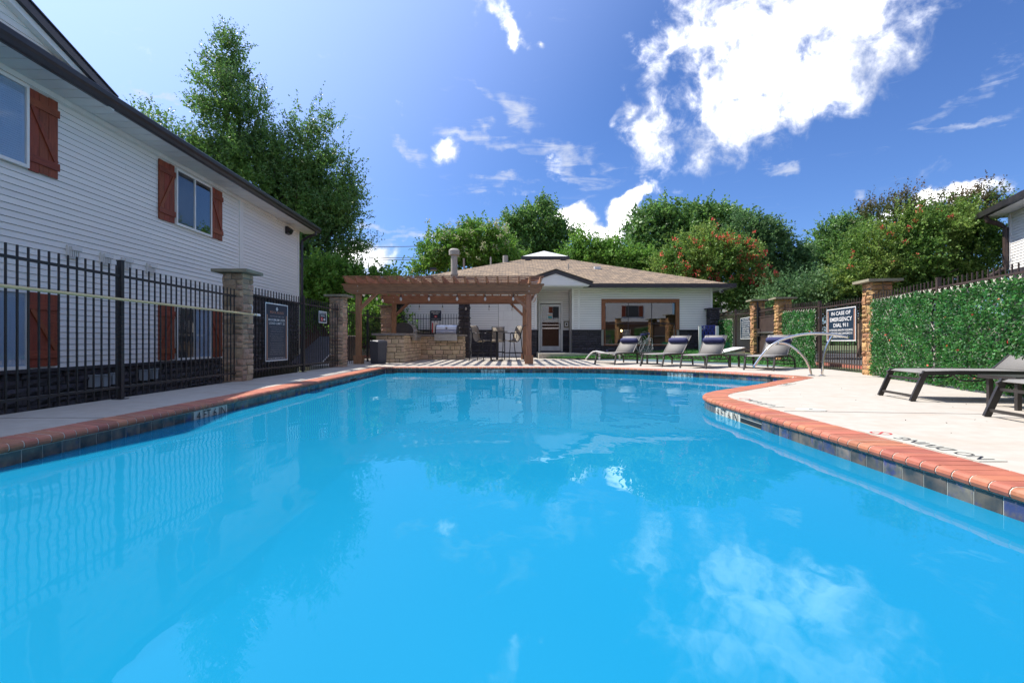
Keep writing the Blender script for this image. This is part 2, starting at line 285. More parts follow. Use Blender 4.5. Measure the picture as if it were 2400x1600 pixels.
# ---------------------------------------------------------------- builders
def tag(o, label=None, cat=None, group=None, kind=None):
    if label: o['label'] = label
    if cat: o['category'] = cat
    if group: o['group'] = group
    if kind: o['kind'] = kind
    return o
def empty(name, loc=(0, 0, 0), rz=0.0, label=None, cat=None, group=None, kind=None, parent=None):
    o = bpy.data.objects.new(name, None); COL.objects.link(o); o.location = loc; o.rotation_euler = (0, 0, rz); o.parent = parent
    o.empty_display_size = .1
    return tag(o, label, cat, group, kind)
def link(name, me, parent=None, loc=None, rot=None, scale=None):
    o = bpy.data.objects.new(name, me); COL.objects.link(o); o.parent = parent
    if loc is not None: o.location = loc
    if rot is not None: o.rotation_euler = rot
    if scale is not None: o.scale = scale
    return o
class MB:
    def __init__(s): s.v = []; s.f = []; s.uv = None
    def add(s, vs, fs):
        b = len(s.v); s.v += [tuple(p) for p in vs]; s.f += [tuple(i+b for i in f) for f in fs]; return s
    def quad(s, a, b, c, d): return s.add([a, b, c, d], [(0, 1, 2, 3)])
    def box(s, x0, y0, z0, x1, y1, z1, M=None):
        x0, x1 = sorted((x0, x1)); y0, y1 = sorted((y0, y1)); z0, z1 = sorted((z0, z1))
        vs = [Vector(p) for p in ((x0, y0, z0), (x1, y0, z0), (x1, y1, z0), (x0, y1, z0), (x0, y0, z1), (x1, y0, z1), (x1, y1, z1), (x0, y1, z1))]
        if M is not None: vs = [M @ p for p in vs]
        return s.add(vs, [(0, 3, 2, 1), (4, 5, 6, 7), (0, 1, 5, 4), (1, 2, 6, 5), (2, 3, 7, 6), (3, 0, 4, 7)])
    def bar(s, a, b, w, h, up=(0, 0, 1)):
        a = Vector(a); b = Vector(b); d = (b-a).normalized(); up = Vector(up)
        if abs(d.dot(up)) > .98: up = Vector((0, 1, 0))
        x = d.cross(up).normalized(); z = x.cross(d).normalized(); vs = []
        for p in (a, b):
            for i, j in ((-1, -1), (1, -1), (1, 1), (-1, 1)): vs.append(p+x*(w/2*i)+z*(h/2*j))
        return s.add(vs, [(3, 2, 1, 0), (4, 5, 6, 7), (0, 1, 5, 4), (1, 2, 6, 5), (2, 3, 7, 6), (3, 0, 4, 7)])
    def tube(s, pts, r, n=8, caps=True, sq=None):
        pts = [Vector(p) for p in pts]; rs = r if isinstance(r, (list, tuple)) else [r]*len(pts); b = len(s.v); prev = None
        for i, p in enumerate(pts):
            t = (pts[min(i+1, len(pts)-1)]-pts[max(i-1, 0)]).normalized()
            if prev is None:
                up = Vector((0, 0, 1)) if abs(t.z) < .9 else Vector((1, 0, 0)); x = t.cross(up).normalized()
            else: x = (prev-t*prev.dot(t)).normalized()
            prev = x; y = t.cross(x)
            for k in range(n):
                a = 2*math.pi*k/n; s.v.append(tuple(p+(x*math.cos(a)+y*math.sin(a))*rs[i]))
        for i in range(len(pts)-1):
            for k in range(n):
                k2 = (k+1) % n; s.f.append((b+i*n+k, b+i*n+k2, b+(i+1)*n+k2, b+(i+1)*n+k))
        if caps: s.f.append(tuple(b+k for k in range(n))[::-1]); e = b+(len(pts)-1)*n; s.f.append(tuple(e+k for k in range(n)))
        return s
    def prism(s, poly, a0, a1, axis='y'):
        n = len(poly); vs = []
        for a in (a0, a1):
            for u, w in poly: vs.append({'y': (u, a, w), 'x': (a, u, w), 'z': (u, w, a)}[axis])
        fs = [tuple(range(n))[::-1], tuple(range(n, 2*n))]+[(i, (i+1) % n, n+(i+1) % n, n+i) for i in range(n)]
        return s.add(vs, fs)
    def strip(s, prof, w0, w1, th, M=None):
        """sheet following profile [(x,z)] from y=w0 to w1 with thickness th"""
        vs = []; n = len(prof)
        for i, (x, z) in enumerate(prof):
            a = prof[max(i-1, 0)]; b = prof[min(i+1, n-1)]; t = Vector((b[0]-a[0], 0, b[1]-a[1])).normalized(); nn = Vector((-t.z, 0, t.x))
            for yy in (w0, w1):
                for k in (0, -1): vs.append(Vector((x, yy, z))+nn*th*k)
        if M is not None: vs = [M @ v for v in vs]
        fs = []
        for i in range(n-1):
            a = i*4; b = a+4; fs += [(a, b, b+2, a+2), (a+1, a+3, b+3, b+1), (a, a+1, b+1, b), (a+2, b+2, b+3, a+3)]
        fs += [(0, 2, 3, 1), ((n-1)*4, (n-1)*4+1, (n-1)*4+3, (n-1)*4+2)]
        return s.add(vs, fs)
    def mesh(s, name, m, smooth=False):
        me = bpy.data.meshes.new(name); me.from_pydata(s.v, [], s.f)
        me.materials.append(m)
        if smooth: me.polygons.foreach_set('use_smooth', [True]*len(me.polygons))
        me.update(); return me
    def build(s, name, m, parent=None, smooth=False, loc=None, rot=None):
        return link(name, s.mesh(name, m, smooth), parent, loc, rot)
def box(name, m, parent, *a, M=None): return MB().box(*a, M=M).build(name, m, parent)
def fix_normals(me):
    import bmesh
    b = bmesh.new(); b.from_mesh(me); bmesh.ops.recalc_face_normals(b, faces=b.faces); b.to_mesh(me); b.free()
_txt = {}
def text(body, m, parent, origin, xdir, ydir, width=None, height=.1, name='lettering', align='CENTER', bold=.0, thick=.001, space=1.0):
    cu = bpy.data.curves.new('t', 'FONT'); cu.body = body; cu.size = 1.0; cu.align_x = 'LEFT'; cu.offset = bold; cu.space_line = space; cu.resolution_u = 2
    ob = bpy.data.objects.new('t', cu); COL.objects.link(ob); bpy.context.view_layer.update()
    me = bpy.data.meshes.new_from_object(ob.evaluated_get(bpy.context.evaluated_depsgraph_get())); bpy.data.objects.remove(ob); bpy.data.curves.remove(cu)
    xs = np.array([v.co[:] for v in me.vertices]); lo_ = xs.min(0); hi_ = xs.max(0); h = hi_[1]-lo_[1]; w = hi_[0]-lo_[0]
    sy = height/h; sx = (width/w) if width else sy
    xd = Vector(xdir).normalized(); yd = Vector(ydir).normalized(); nn = xd.cross(yd); o = Vector(origin)
    cx = (lo_[0]+hi_[0])/2 if align == 'CENTER' else lo_[0]; cy = (lo_[1]+hi_[1])/2
    for v in me.vertices: v.co = o+xd*((v.co.x-cx)*sx)+yd*((v.co.y-cy)*sy)+nn*thick
    me.materials.clear(); me.materials.append(m); me.name = name
    return link(name, me, parent)
def copy_tree(o, parent=None, name=None):
    c = o.copy(); COL.objects.link(c); c.parent = parent
    for ch in [x for x in o.children]: copy_tree(ch, c)
    return c

def leafmesh(name, P, Dr, size, m, parent=None, aspect=.5, kind=None, fold=True):
    """one small pointed blade per point: P base, Dr direction, size length"""
    n = len(P); Dr = Dr/np.linalg.norm(Dr, axis=1)[:, None]; r = rng.normal(size=(n, 3)); sd = np.cross(Dr, r); sd /= np.linalg.norm(sd, axis=1)[:, None]
    s = np.asarray(size).reshape(-1, 1)*np.ones((n, 1)); w = s*aspect*.5
    V = np.empty((n, 4, 3)); V[:, 0] = P; V[:, 1] = P+Dr*s*.5+sd*w; V[:, 2] = P+Dr*s; V[:, 3] = P+Dr*s*.5-sd*w
    me = bpy.data.meshes.new(name); me.vertices.add(4*n); me.vertices.foreach_set('co', V.reshape(-1).astype(np.float32))
    me.loops.add(4*n); me.loops.foreach_set('vertex_index', np.arange(4*n, dtype=np.int32)); me.polygons.add(n)
    me.polygons.foreach_set('loop_start', np.arange(0, 4*n, 4, dtype=np.int32)); me.polygons.foreach_set('loop_total', np.full(n, 4, dtype=np.int32))
    me.materials.append(m); me.update(calc_edges=True); me.validate()
    o = link(name, me, parent)
    if kind: o['kind'] = kind
    return o
def point_at(px, py, d): return Vector(((px-1200)*d/1200, d, .67+(800-py)*d/1200))
def tree(name, label, lobes, d, base, m_leaf, bark=None, ntw=2000, lpt=12, ls=.12, up=.6, tl=(.5, 1.1), group=None, cat='tree', flowers=None, trunk_r=.25, spread=.35, asp=.5, depth_k=.8, droop=0, shrink=.86, lower=0):
    """lobes: (bearing x, bearing y, half width px, half height px[, depth offset]) measured at distance d; base: (x, y, z) of trunk"""
    bark = bark or m_bark
    t = empty(name, base, 0, label, cat, group); B = Vector(base)
    Ls = []
    for lb in lobes:
        dd = d+(lb[4] if len(lb) > 4 else 0); c = point_at(lb[0], lb[1]+lower, dd)-B; Ls.append((c, shrink*lb[2]*dd/1200, shrink*lb[3]*dd/1200))
    for c, a, b in list(Ls):
        for q in range(4):
            an = random.uniform(-.25, 1.25)*math.pi; r_ = random.uniform(.75, 1.0); Ls.append((c+Vector((math.cos(an)*a*r_, random.uniform(-.5, .3)*a, math.sin(an)*b*r_)), a*random.uniform(.26, .42), b*random.uniform(.26, .42)))
    nmain = len(lobes)
    vol = np.array([a*b*math.sqrt(a*b) for _, a, b in Ls])**.85; pr = vol/vol.sum()
    idx = rng.choice(len(Ls), ntw, p=pr)
    C = np.array([Ls[i][0][:] for i in idx]); RX = np.array([Ls[i][1] for i in idx]); RZ = np.array([Ls[i][2] for i in idx])
    g = rng.normal(size=(ntw, 3)); g /= np.linalg.norm(g, axis=1)[:, None]; rad = rng.random(ntw)**.42
    # clump the twigs so that gaps open between masses of foliage
    S = np.stack([RX, (RX+RZ)/2*depth_k, RZ], 1)
    nc = max(10, ntw//28); ci = rng.integers(0, ntw, nc)
    P = C+g*rad[:, None]*S
    cl = ci[rng.integers(0, nc, ntw)]; keep = rng.random(ntw) < .35
    P2 = P[cl]+rng.normal(size=(ntw, 3))*np.array([.5, .5, .32])*spread*1.8
    P = np.where(keep[:, None], P, P2); gg = np.where(keep[:, None], g, g[cl]); 
    td = gg*.75+rng.normal(size=(ntw, 3))*.45+np.array([0, 0, up]); td /= np.linalg.norm(td, axis=1)[:, None]
    Lg = rng.uniform(tl[0], tl[1], ntw)
    k = np.tile(np.linspace(0.05, 1, lpt), ntw); T = np.repeat(np.arange(ntw), lpt)
    pos = P[T]+td[T]*(k*Lg[T])[:, None]+rng.normal(size=(ntw*lpt, 3))*.02
    pos[:, 2] -= droop*k**2*Lg[T]
    ld_ = td[T]*.55+rng.normal(size=(ntw*lpt, 3))*.6
    leafmesh('crown', pos, ld_, ls*1.35*rng.uniform(.6, 1.25, ntw*lpt)*(1.1-.4*k), m_leaf, t, asp*1.25)
    if flowers:
        fm, nf_, fs_ = flowers; zc = P[:, 2]+S[:, 2]*0; sel = np.argsort(-(gg[:, 2]*.5-gg[:, 1]*.7+rng.random(ntw)*1.3))[:nf_]
        FP = np.repeat(P[sel]+td[sel]*(Lg[sel]*1.02)[:, None], 14, 0); FP = FP+rng.normal(size=FP.shape)*fs_*.55
        leafmesh('blossom', FP, rng.normal(size=FP.shape)+np.array([0, 0, .5]), fs_*.75, fm, t, .9)
    mb = MB(); top = max(c.z for c, _, _ in Ls[:nmain]); hub = Vector((0, 0, top*.28))
    mb.tube([(0, 0, -.3), (trunk_r*.3, 0, top*.12), hub], [trunk_r*1.25, trunk_r, trunk_r*.85], 9)
    for c, a, b in Ls[:nmain]:
        e = Vector((c.x, c.y, c.z-b*.2)); m1 = hub.lerp(e, .5)+Vector((random.uniform(-.3, .3), random.uniform(-.3, .3), abs(c.z-hub.z)*.08))
        mb.tube([hub, m1, e, e+Vector((random.uniform(-.2, .2)*a, 0, b*.75))], [trunk_r*.55, trunk_r*.35, trunk_r*.2, .02], 6)
        for q in range(7):
            v = Vector(rng.normal(size=3)); v.normalize(); v.z = abs(v.z)*.6+.1; f = random.uniform(.2, .8); s0 = m1.lerp(e, f)
            e2 = Vector((c.x+v.x*a*.85, c.y+v.y*a*.6, c.z+v.z*b*.8)); mb.tube([s0, s0.lerp(e2, .55)+Vector((0, 0, -.12*b)), e2], [trunk_r*.18, trunk_r*.11, .012], 5)
    mb.build('trunk', bark, t)
    return t
def rail_line(a, b, n): return [Vector(a).lerp(Vector(b), i/n) for i in range(n+1)]
# ================================================================ SETTING
POOL = [(-3.30, -3), (-3.30, 13.28), (1.2, 13.25), (1.8, 13.2), (2.4, 13.02), (3.0, 12.66), (3.5, 12.24), (4.0, 11.82), (4.5, 11.3), (5.0, 10.56), (5.25, 10.05), (5.36, 9.72),
        (5.35, 9.60), (3.97, 8.10), (2.86, 7.02), (2.62, 6.76), (2.45, 6.50), (2.35, 6.22), (2.31, 5.9), (2.31, -3)]
DECK = [(-4.66, -8), (-4.66, 14.2), (-5.6, 14.2), (-5.6, 22.6), (1.0, 22.6), (1.0, 20.3), (1.6, 19.9), (3.08, 18.5), (4.6, 16.9), (5.69, 15.55), (6.7, 14.1), (7.55, 12.6), (7.62, 12.2), (7.35, 10.3), (7.12, 9.9), (6.14, 6.1), (5.0, 1.5), (3.9, -4), (3.9, -8)]
def loop_normals(pts):
    n = len(pts); out = []
    for i in range(n):
        a = Vector(pts[i-1]); b = Vector(pts[i]); c = Vector(pts[(i+1) % n]); t1 = (b-a).normalized(); t2 = (c-b).normalized()
        n1 = Vector((-t1.y, t1.x)); n2 = Vector((-t2.y, t2.x)); m = (n1+n2).normalized(); out.append(m/max(.55, m.dot(n1)))
    return out
# the smooth run of wall that carries coping and tiles
run = POOL[:]; dense_pts = []
def chaikin(p, it=2):
    for _ in range(it):
        q = [p[0]]
        for i in range(len(p)-1):
            a = Vector(p[i]); b = Vector(p[i+1]); q += [tuple(a.lerp(b, .25)), tuple(a.lerp(b, .75))]
        q.append(p[-1]); p = q
    return p
c1 = POOL[:2]; curve = chaikin([POOL[2]]+POOL[3:12]); c2 = chaikin(POOL[13:19])
WALL = [(-3.30, -3), (-3.30, 13.28)]+curve+[POOL[12]]+c2+[(2.31, -3)]
WN = loop_normals(WALL); WN[0] = Vector((-1, 0)); WN[-1] = Vector((1, 0))
cum = [0]
for i in range(1, len(WALL)): cum.append(cum[-1]+(Vector(WALL[i])-Vector(WALL[i-1])).length)
def wall_at(s):
    for i in range(1, len(cum)):
        if s <= cum[i] or i == len(cum)-1:
            f = (s-cum[i-1])/(cum[i]-cum[i-1]); a = Vector(WALL[i-1]).lerp(Vector(WALL[i]), f); n = WN[i-1].lerp(WN[i], f)
            t = (Vector(WALL[i])-Vector(WALL[i-1])).normalized(); return a, n, t
def s_of(x, y): # arc length of the wall point nearest (x, y)
    best = None
    for i in range(1, len(WALL)):
        a = Vector(WALL[i-1]); b = Vector(WALL[i]); ab = b-a; f = max(0, min(1, (Vector((x, y))-a).dot(ab)/ab.length_squared)); d = (a+ab*f-Vector((x, y))).length
        if best is None or d < best[0]: best = (d, cum[i-1]+f*ab.length)
    return best[1]
def off(s, k):
    a, n, t = wall_at(s); return a+n*k
# fine loop used for the deck hole, walls and water
NS = 260; ss = sorted(set([cum[-1]*i/NS for i in range(NS+1)]+cum))
hole = [tuple(off(s, .262)) for s in ss]
def sheet(name, outer, inner, z, m, kind='structure', zf=None):
    loops = [[Vector((x, y, 0)) for x, y in outer]]+[[Vector((x, y, 0)) for x, y in h] for h in inner]
    flat = [p for l in loops for p in l]; tri = tessellate_polygon(loops)
    mb = MB(); mb.v = [(p.x, p.y, zf(p.x, p.y) if zf else z) for p in flat]; mb.f = [tuple(t) for t in tri]
    me = mb.mesh(name, m)
    fl = [p for p in me.polygons if p.normal.z < 0]
    if fl:
        fs = [tuple(reversed(p.vertices)) if p.normal.z < 0 else tuple(p.vertices) for p in me.polygons]; vs = [tuple(v.co) for v in me.vertices]
        me = bpy.data.meshes.new(name); me.from_pydata(vs, [], fs); me.materials.append(m)
    return tag(link(name, me), kind=kind)
deck = sheet('pool_deck', DECK, [hole], 0.0, m_deck)
# skirt of the deck
mb = MB()
for i in range(len(DECK)):
    a = DECK[i]; b = DECK[(i+1) % len(DECK)]; mb.quad((a[0], a[1], -.7), (b[0], b[1], -.7), (b[0], b[1], 0), (a[0], a[1], 0))
mb.build('deck_edge', m_concrete, deck)
for a, b in (((-4.62, 4.48), (-3.56, 4.5)), ((2.62, 4.93), (5.9, 4.55)), ((-4.6, 8.0), (-3.57, 8.0)), ((-4.6, 11.6), (-3.6, 11.6)), ((-4.3, 17.4), (3.6, 17.4)), ((-4.0, 14.35), (2.2, 14.35)), ((2.62, 1.9), (4.9, 1.8))):  # the strip just before the pergola stands for its front beam's shadow
    MB().bar((a[0], a[1], .0005), (b[0], b[1], .0005), .016, .005).build('joint_shade_strip', m_joint_shade, deck)
# ground with an opening for the pool yard
HOLE = [(-12.5, -30), (-12.5, 20.5), (-5.5, 20.5), (-5.5, 22.5), (8.6, 22.5), (8.4, 20.0), (8.15, 17.3), (7.85, 15.1), (7.5, 12.2), (7.2, 10.3), (7.05, 9.9), (6.08, 6.1), (4.95, 1.5), (3.85, -4), (3.85, -30)]
sheet('ground', [(-400, -200), (400, -200), (400, 600), (-400, 600)], [HOLE], -.06, m_grassg)
sheet('side_yard', [(-12.6, -30), (-4.6, -30), (-4.6, 14.25), (-5.5, 14.25), (-5.5, 20.6), (-12.6, 20.6)], [], -.5, m_grassg)
box('retaining_edge', m_concrete, None, -12.6, 20.5, -.6, -5.5, 20.62, -.055)['kind'] = 'structure'
bw = sheet('behind_paving', [(-4.66, -30), (3.9, -30), (3.9, -8), (-4.66, -8)], [], 0.0, m_deck)
sheet('parking_road', [(8.2, -30), (8.6, 6), (9.2, 10), (9.6, 30), (24, 30), (24, -30)], [], -.045, m_asphalt)
for a, b, h, m_, nm in (((8.45, -10, 0), (8.95, 7.5, 0), .10, m_red, 'fire_lane_kerb'), ((8.95, 7.5, 0), (9.5, 16.5, 0), .10, m_red, 'fire_lane_kerb')):
    o = MB().bar((a[0], a[1], -.02), (b[0], b[1], -.02), .16, .14).build(nm, mat('faded red kerb paint', (.52, .14, .10), (.42, .2, .15), 6, .8) if 'kp' not in globals() else kp); kp = o.data.materials[0]; o['kind'] = 'structure'
# rising turf behind the loungers
def gz(x, y): return .012+max(0, y-13.0)*.034*max(0, min(1, (x-1)/6.5))
TURF = [(1.02, 20.32), (1.6, 19.92), (3.08, 18.52), (4.6, 16.92), (5.69, 15.57), (6.7, 14.12), (7.54, 12.62), (7.75, 14), (7.95, 15.5), (8.2, 17.3), (8.5, 20), (8.75, 22.35), (6, 22.35), (3.4, 22.35), (2.9, 21.0)]
pts = []
for i in range(len(TURF)):
    a = Vector(TURF[i]); b = Vector(TURF[(i+1) % len(TURF)]); k = max(1, int((b-a).length/.6)); pts += [tuple(a.lerp(b, j/k)) for j in range(k)]
turf = sheet('artificial_lawn', pts, [], 0, m_turf, zf=gz)
xs = rng.uniform(1, 8.6, 60000); ys = rng.uniform(12.6, 22, 60000)
def inside(poly, X, Y):
    r = np.zeros(len(X), bool); n = len(poly)
    for i in range(n):
        x1, y1 = poly[i]; x2, y2 = poly[(i+1) % n]
        c = ((y1 > Y) != (y2 > Y)) & (X < (x2-x1)*(Y-y1)/((y2-y1) if y2 != y1 else 1e-9)+x1); r ^= c
    return r
ins = inside(TURF, xs, ys); xs = xs[ins]; ys = ys[ins]; zs = np.array([gz(a, b) for a, b in zip(xs, ys)])
leafmesh('turf_grass', np.stack([xs, ys, zs], 1), rng.normal(size=(len(xs), 3))*.35+np.array([0, 0, 1]), rng.uniform(.03, .055, len(xs)), mat('turf blades', (.06, .22, .03), (.03, .14, .02), 3, .7, isl=.3), None, .35)['kind'] = 'stuff'

# ---- pool shell
ZF = -1.45
basin = None
mb = MB()
ring = [off(s, .005) for s in ss]
for i in range(len(ring)-1):
    a, b = ring[i], ring[i+1]; mb.quad((a.x, a.y, ZF), (b.x, b.y, ZF), (b.x, b.y, -.055), (a.x, a.y, -.055))
a, b = ring[-1], ring[0]; mb.quad((a.x, a.y, ZF), (b.x, b.y, ZF), (b.x, b.y, -.055), (a.x, a.y, -.055))
basin = mb.build('pool_basin', m_plaster); basin['kind'] = 'structure'
fl = sheet('pool_floor', [(-3.5, -3.2), (-3.5, 13.6), (6, 13.6), (6, -3.2)], [], 0, m_plaster, zf=lambda x, y: ZF+(.32 if y > 5 else 0))
sheet('pool_water', [tuple(off(s, .004)) for s in ss], [], -.142, m_water)
# entry steps in the alcove
mb = MB()
for k, (cr, z) in enumerate(((1.75, -.45), (1.25, -.75-.0))):
    pass
st = empty('pool_steps', (5.36, 9.72, 0), 0); st['kind'] = 'structure'
for r_, z0, z1 in ((2.3, -1.2, -.93), (1.75, -.93, -.64), (1.2, -.64, -.35)):
    poly = [(-.02, .02)]+[(r_*math.cos(R(a)), r_*math.sin(R(a))) for a in np.linspace(104, 232, 22)]
    MB().prism(poly, z0, z1, 'z').build('step', m_plaster, st)
    MB().tube([(r_*math.cos(R(a)), r_*math.sin(R(a)), z1) for a in np.linspace(106, 230, 22)], .012, 5).build('step_edge', mat('navy step edge tile', (.01, .08, .22), None, 4, .4) if k < 9 else None, st); k = 5
# ---- coping bricks
coping = empty('pool_coping'); coping['kind'] = 'structure'
prof = [(.26, 0.004), (.0, .006), (-.018, .002), (-.030, -.010), (-.034, -.026), (-.028, -.044), (-.012, -.052), (.26, -.052)]
s_start = s_of(-3.3, 1.9); s_end = s_of(2.31, 1.75); BR = .103; s = s_start; bricks = []
mb = MB(); sg = s_start
while sg < s_end:
    for e in (0,):
        vs = []
        for q in (sg, min(sg+.1, s_end)):
            a, n, t = wall_at(q)
            for u, z in prof: p = a+n*(u*.985 if u > .2 else u+.004); vs.append((p.x, p.y, z-.002 if z > -.03 else z+.002))
        k = len(prof); mb.add(vs, [(i, i+1, k+i+1, k+i) for i in range(k-1)])
    sg += .1
mb.build('mortar_bed', m_grout, coping)
i = 0
while s < s_end-BR:
    vs = []
    for q in (s+.005, s+BR-.005):
        a, n, t = wall_at(q); jz = random.uniform(-.0012, .0012)
        for u, z in prof: p = a+n*u; vs.append((p.x, p.y, z+jz))
    k = len(prof)
    fs = [(j, (j+1) % k, k+(j+1) % k, k+j) for j in range(k)]+[tuple(range(k)), tuple(range(2*k-1, k-1, -1))]
    m_ = MB().add(vs, fs)
    bricks.append((s, m_)); s += BR
near = sorted(bricks, key=lambda b: wall_at(b[0])[0].length)[:298]; nearset = {id(b) for b in near}
rest = MB()
for b in bricks:
    if id(b) in nearset: 
        o = b[1].build('coping_brick', m_brick, coping)
    else: rest.add(b[1].v, b[1].f)
if rest.v: rest.build('far_coping_bricks', m_brick, coping)['kind'] = 'stuff'
# straight coping behind the camera
for x0, x1 in ((-3.56, -3.27), (2.28, 2.57)): box('rear_coping', m_brick, coping, x0, -3, -.052, x1, (1.9 if x0 < 0 else 1.75), .004)
box('rear_coping', m_brick, coping, -3.56, -3.3, -.052, 2.57, -3.0, .004)
# ---- waterline tiles
tiles = empty('waterline_tiles'); tiles['kind'] = 'structure'
s0 = s_of(-3.3, 2.2); TW = .155
def tile_mb(sa, sb, z0, z1, g=.0035, proud=.010):
    vs = []
    for q in (sa+g, sb-g):
        a, n, t = wall_at(q)
        for u, z in ((0, z0+g), (0, z1-g), (-proud, z1-g), (-proud, z0+g)): p = a+n*u; vs.append((p.x, p.y, z))
    return MB().add(vs, [(0, 1, 5, 4), (1, 2, 6, 5), (2, 3, 7, 6), (3, 0, 4, 7), (0, 3, 2, 1), (4, 5, 6, 7)])
mb = MB(); q = s0
while q < s_of(2.31, 1.9):
    vs = []
    for w in (q, q+.1):
        a, n, t = wall_at(w)
        for z in (-.215, -.053): p = a-n*.007; vs.append((p.x, p.y, z))
    mb.add(vs, [(0, 1, 3, 2)]); q += .1
mb.build('tile_grout', m_tilegrout, tiles)
markers = [(s_of(-3.3, 5.30), '4 FT 6 IN'), (s_of(-.79, 13.27), '3 FT 6 IN'), (s_of(3.62, 12.1), '3 FT 6 IN'), (s_of(2.31, 5.80), '4 FT 6 IN')]
skims = [(s_of(-3.3, 10.35), .40), (s_of(2.31, 5.12), .44)]
q = s0; send = s_of(2.31, 1.95)
while q < send:
    hit = [m for m in markers if q-.08 <= m[0] < q+.08]; sk = [m for m in skims if q-.08 <= m[0] < q+.08]
    if hit:
        w = TW*4; o = tile_mb(q, q+w, -.212, -.055).build('depth_marker', m_marker, tiles)
        a, n, t = wall_at(q+w/2); c = a-n*.0115; c1_ = off(q+.02, 0); c2_ = off(q+w-.02, 0); t = (c2_-c1_).normalized(); c = (c1_+c2_)/2-n*.0175
        text(hit[0][1], m_ink, o, (c.x, c.y, -.110), (t.x, t.y, 0), (0, 0, 1), w*.86, .088, bold=-.004); q += w
    elif sk:
        w = sk[0][1]; tile_mb(q, q+w, -.09, -.055).build('tile', m_tile, tiles); tile_mb(q, q+w, -.2, -.092, proud=.0085).build('skimmer_opening', m_ink, tiles)
        tile_mb(q, q+w, -.21, -.134, proud=.011).build('skimmer_weir', m_cap, tiles); q += w
    else:
        tile_mb(q, q+TW, -.212, -.055).build('tile', m_tile, tiles); q += TW
# lettering set in the deck
dm = tag(box('depth_plaque', m_marker, None, 2.60, 2.85, .002, 2.76, 3.86, .0045), 'cream tile strip reading NO DIVING laid in the deck behind the coping', 'deck marker', 'lettered strips set in the deck')
text('NO DIVING', m_ink, dm, (2.68, 3.22, .0048), (0, 1, 0), (-1, 0, 0), .66, .10, bold=0)
mb = MB()
for k in range(24):
    a0, a1 = 2*math.pi*k/24, 2*math.pi*(k+1)/24; mb.quad(*[(2.68+r_*math.cos(a)*1.0, 3.72+r_*math.sin(a), .0058) for r_, a in ((.055, a0), (.055, a1), (.068, a1), (.068, a0))])
mb.bar((2.635, 3.68, .0058), (2.725, 3.76, .0058), .014, .0005); mb.build('no_diving_symbol', m_red, dm)
dm = tag(box('depth_plaque', m_marker, None, 2.62, 5.22, .002, 2.78, 6.02, .0045), 'cream tile strip reading 4 FT 6 IN at the corner of the deck', 'deck marker', 'lettered strips set in the deck')
text('4 FT 6 IN', m_ink, dm, (2.70, 5.56, .0048), (0, 1, 0), (-1, 0, 0), .56, .10, bold=.01); 
mb = MB()
for k in range(24):
    a0, a1 = 2*math.pi*k/24, 2*math.pi*(k+1)/24; mb.quad(*[(2.70+r_*math.cos(a), 5.94+r_*math.sin(a), .0058) for r_, a in ((.05, a0), (.05, a1), (.062, a1), (.062, a0))])
mb.build('no_diving_symbol', m_red, dm)
M_ = Matrix.Translation((4.28, 7.98, 0)) @ Matrix.Rotation(R(46), 4, 'Z')
dm = tag(MB().box(-.30, -.06, .002, .30, .06, .0045, M=M_).build('depth_plaque', m_marker), 'cream tile strip reading 3 FT on the slanting edge of the deck', 'deck marker', 'lettered strips set in the deck')
text('3 FT', m_ink, dm, M_ @ Vector((0, 0, .0048)), M_.to_3x3() @ Vector((1, 0, 0)), M_.to_3x3() @ Vector((0, 1, 0)), .34, .09, bold=.01)
lid = tag(MB().tube([(2.93, 5.02, -.01), (2.93, 5.02, .006)], .135, 28).build('skimmer_lid', m_marker), 'round white skimmer lid set in the deck near the corner', 'access lid')
MB().tube([(2.93, 5.02, -.0), (2.93, 5.02, .0075)], .018, 8).build('finger_hole', m_ink, lid)

# ================================================================ BUILDERS FOR HOUSES
def siding(mb, p0, p1, z0, z1, st=.1016, nrm=None):
    """lapped boards between two plan points, facing nrm"""
    p0 = Vector(p0); p1 = Vector(p1); t = (p1-p0).normalized(); n = Vector(nrm) if nrm else Vector((t.y, -t.x)); z = z0
    while z < z1-.004:
        zt = min(z+st-.012, z1); a = p0+n*.016; b = p1+n*.016
        mb.add([(a.x, a.y, z), (b.x, b.y, z), (p1.x, p1.y, zt), (p0.x, p0.y, zt), (p0.x, p0.y, z), (p1.x, p1.y, z)], [(0, 1, 2, 3), (0, 4, 5, 1), (0, 3, 4), (1, 5, 2)]); z += st
    return mb
def rock_mesh(name, m, nx=4, nz=3, amp=.25, seed=0):
    """unit stone: x -.5..+.5, z -.5...5, face at y=-1 bulging, back at y=0"""
    rr = random.Random(seed); vs = []; fs = []
    for j in range(nz):
        for i in range(nx):
            u = i/(nx-1)-.5; w = j/(nz-1)-.5; e = (i in (0, nx-1)) or (j in (0, nz-1))
            vs.append((u*(.97 if e else .9)+rr.uniform(-.03, .03), -(.45 if e else 1.0)+rr.uniform(-amp, amp)*(.5 if e else 1), w*.96+rr.uniform(-.035, .035)))
    for j in range(nz-1):
        for i in range(nx-1): a = j*nx+i; fs.append((a, a+1, a+nx+1, a+nx))
    b = len(vs); per = [i for i in range(nx)]+[j*nx+nx-1 for j in range(1, nz)]+[(nz-1)*nx+i for i in range(nx-2, -1, -1)]+[j*nx for j in range(nz-2, 0, -1)]
    for p in per: vs.append((vs[p][0], .1, vs[p][2]))
    k = len(per)
    for q in range(k): fs.append((per[q], b+q, b+(q+1) % k, per[(q+1) % k]))
    me = bpy.data.meshes.new(name); me.from_pydata(vs, [], fs); me.materials.append(m); me.update(); return me
def rockset(tagname, m, n=10, **kw): return [rock_mesh(tagname, m, seed=i*13+5, **kw) for i in range(n)]
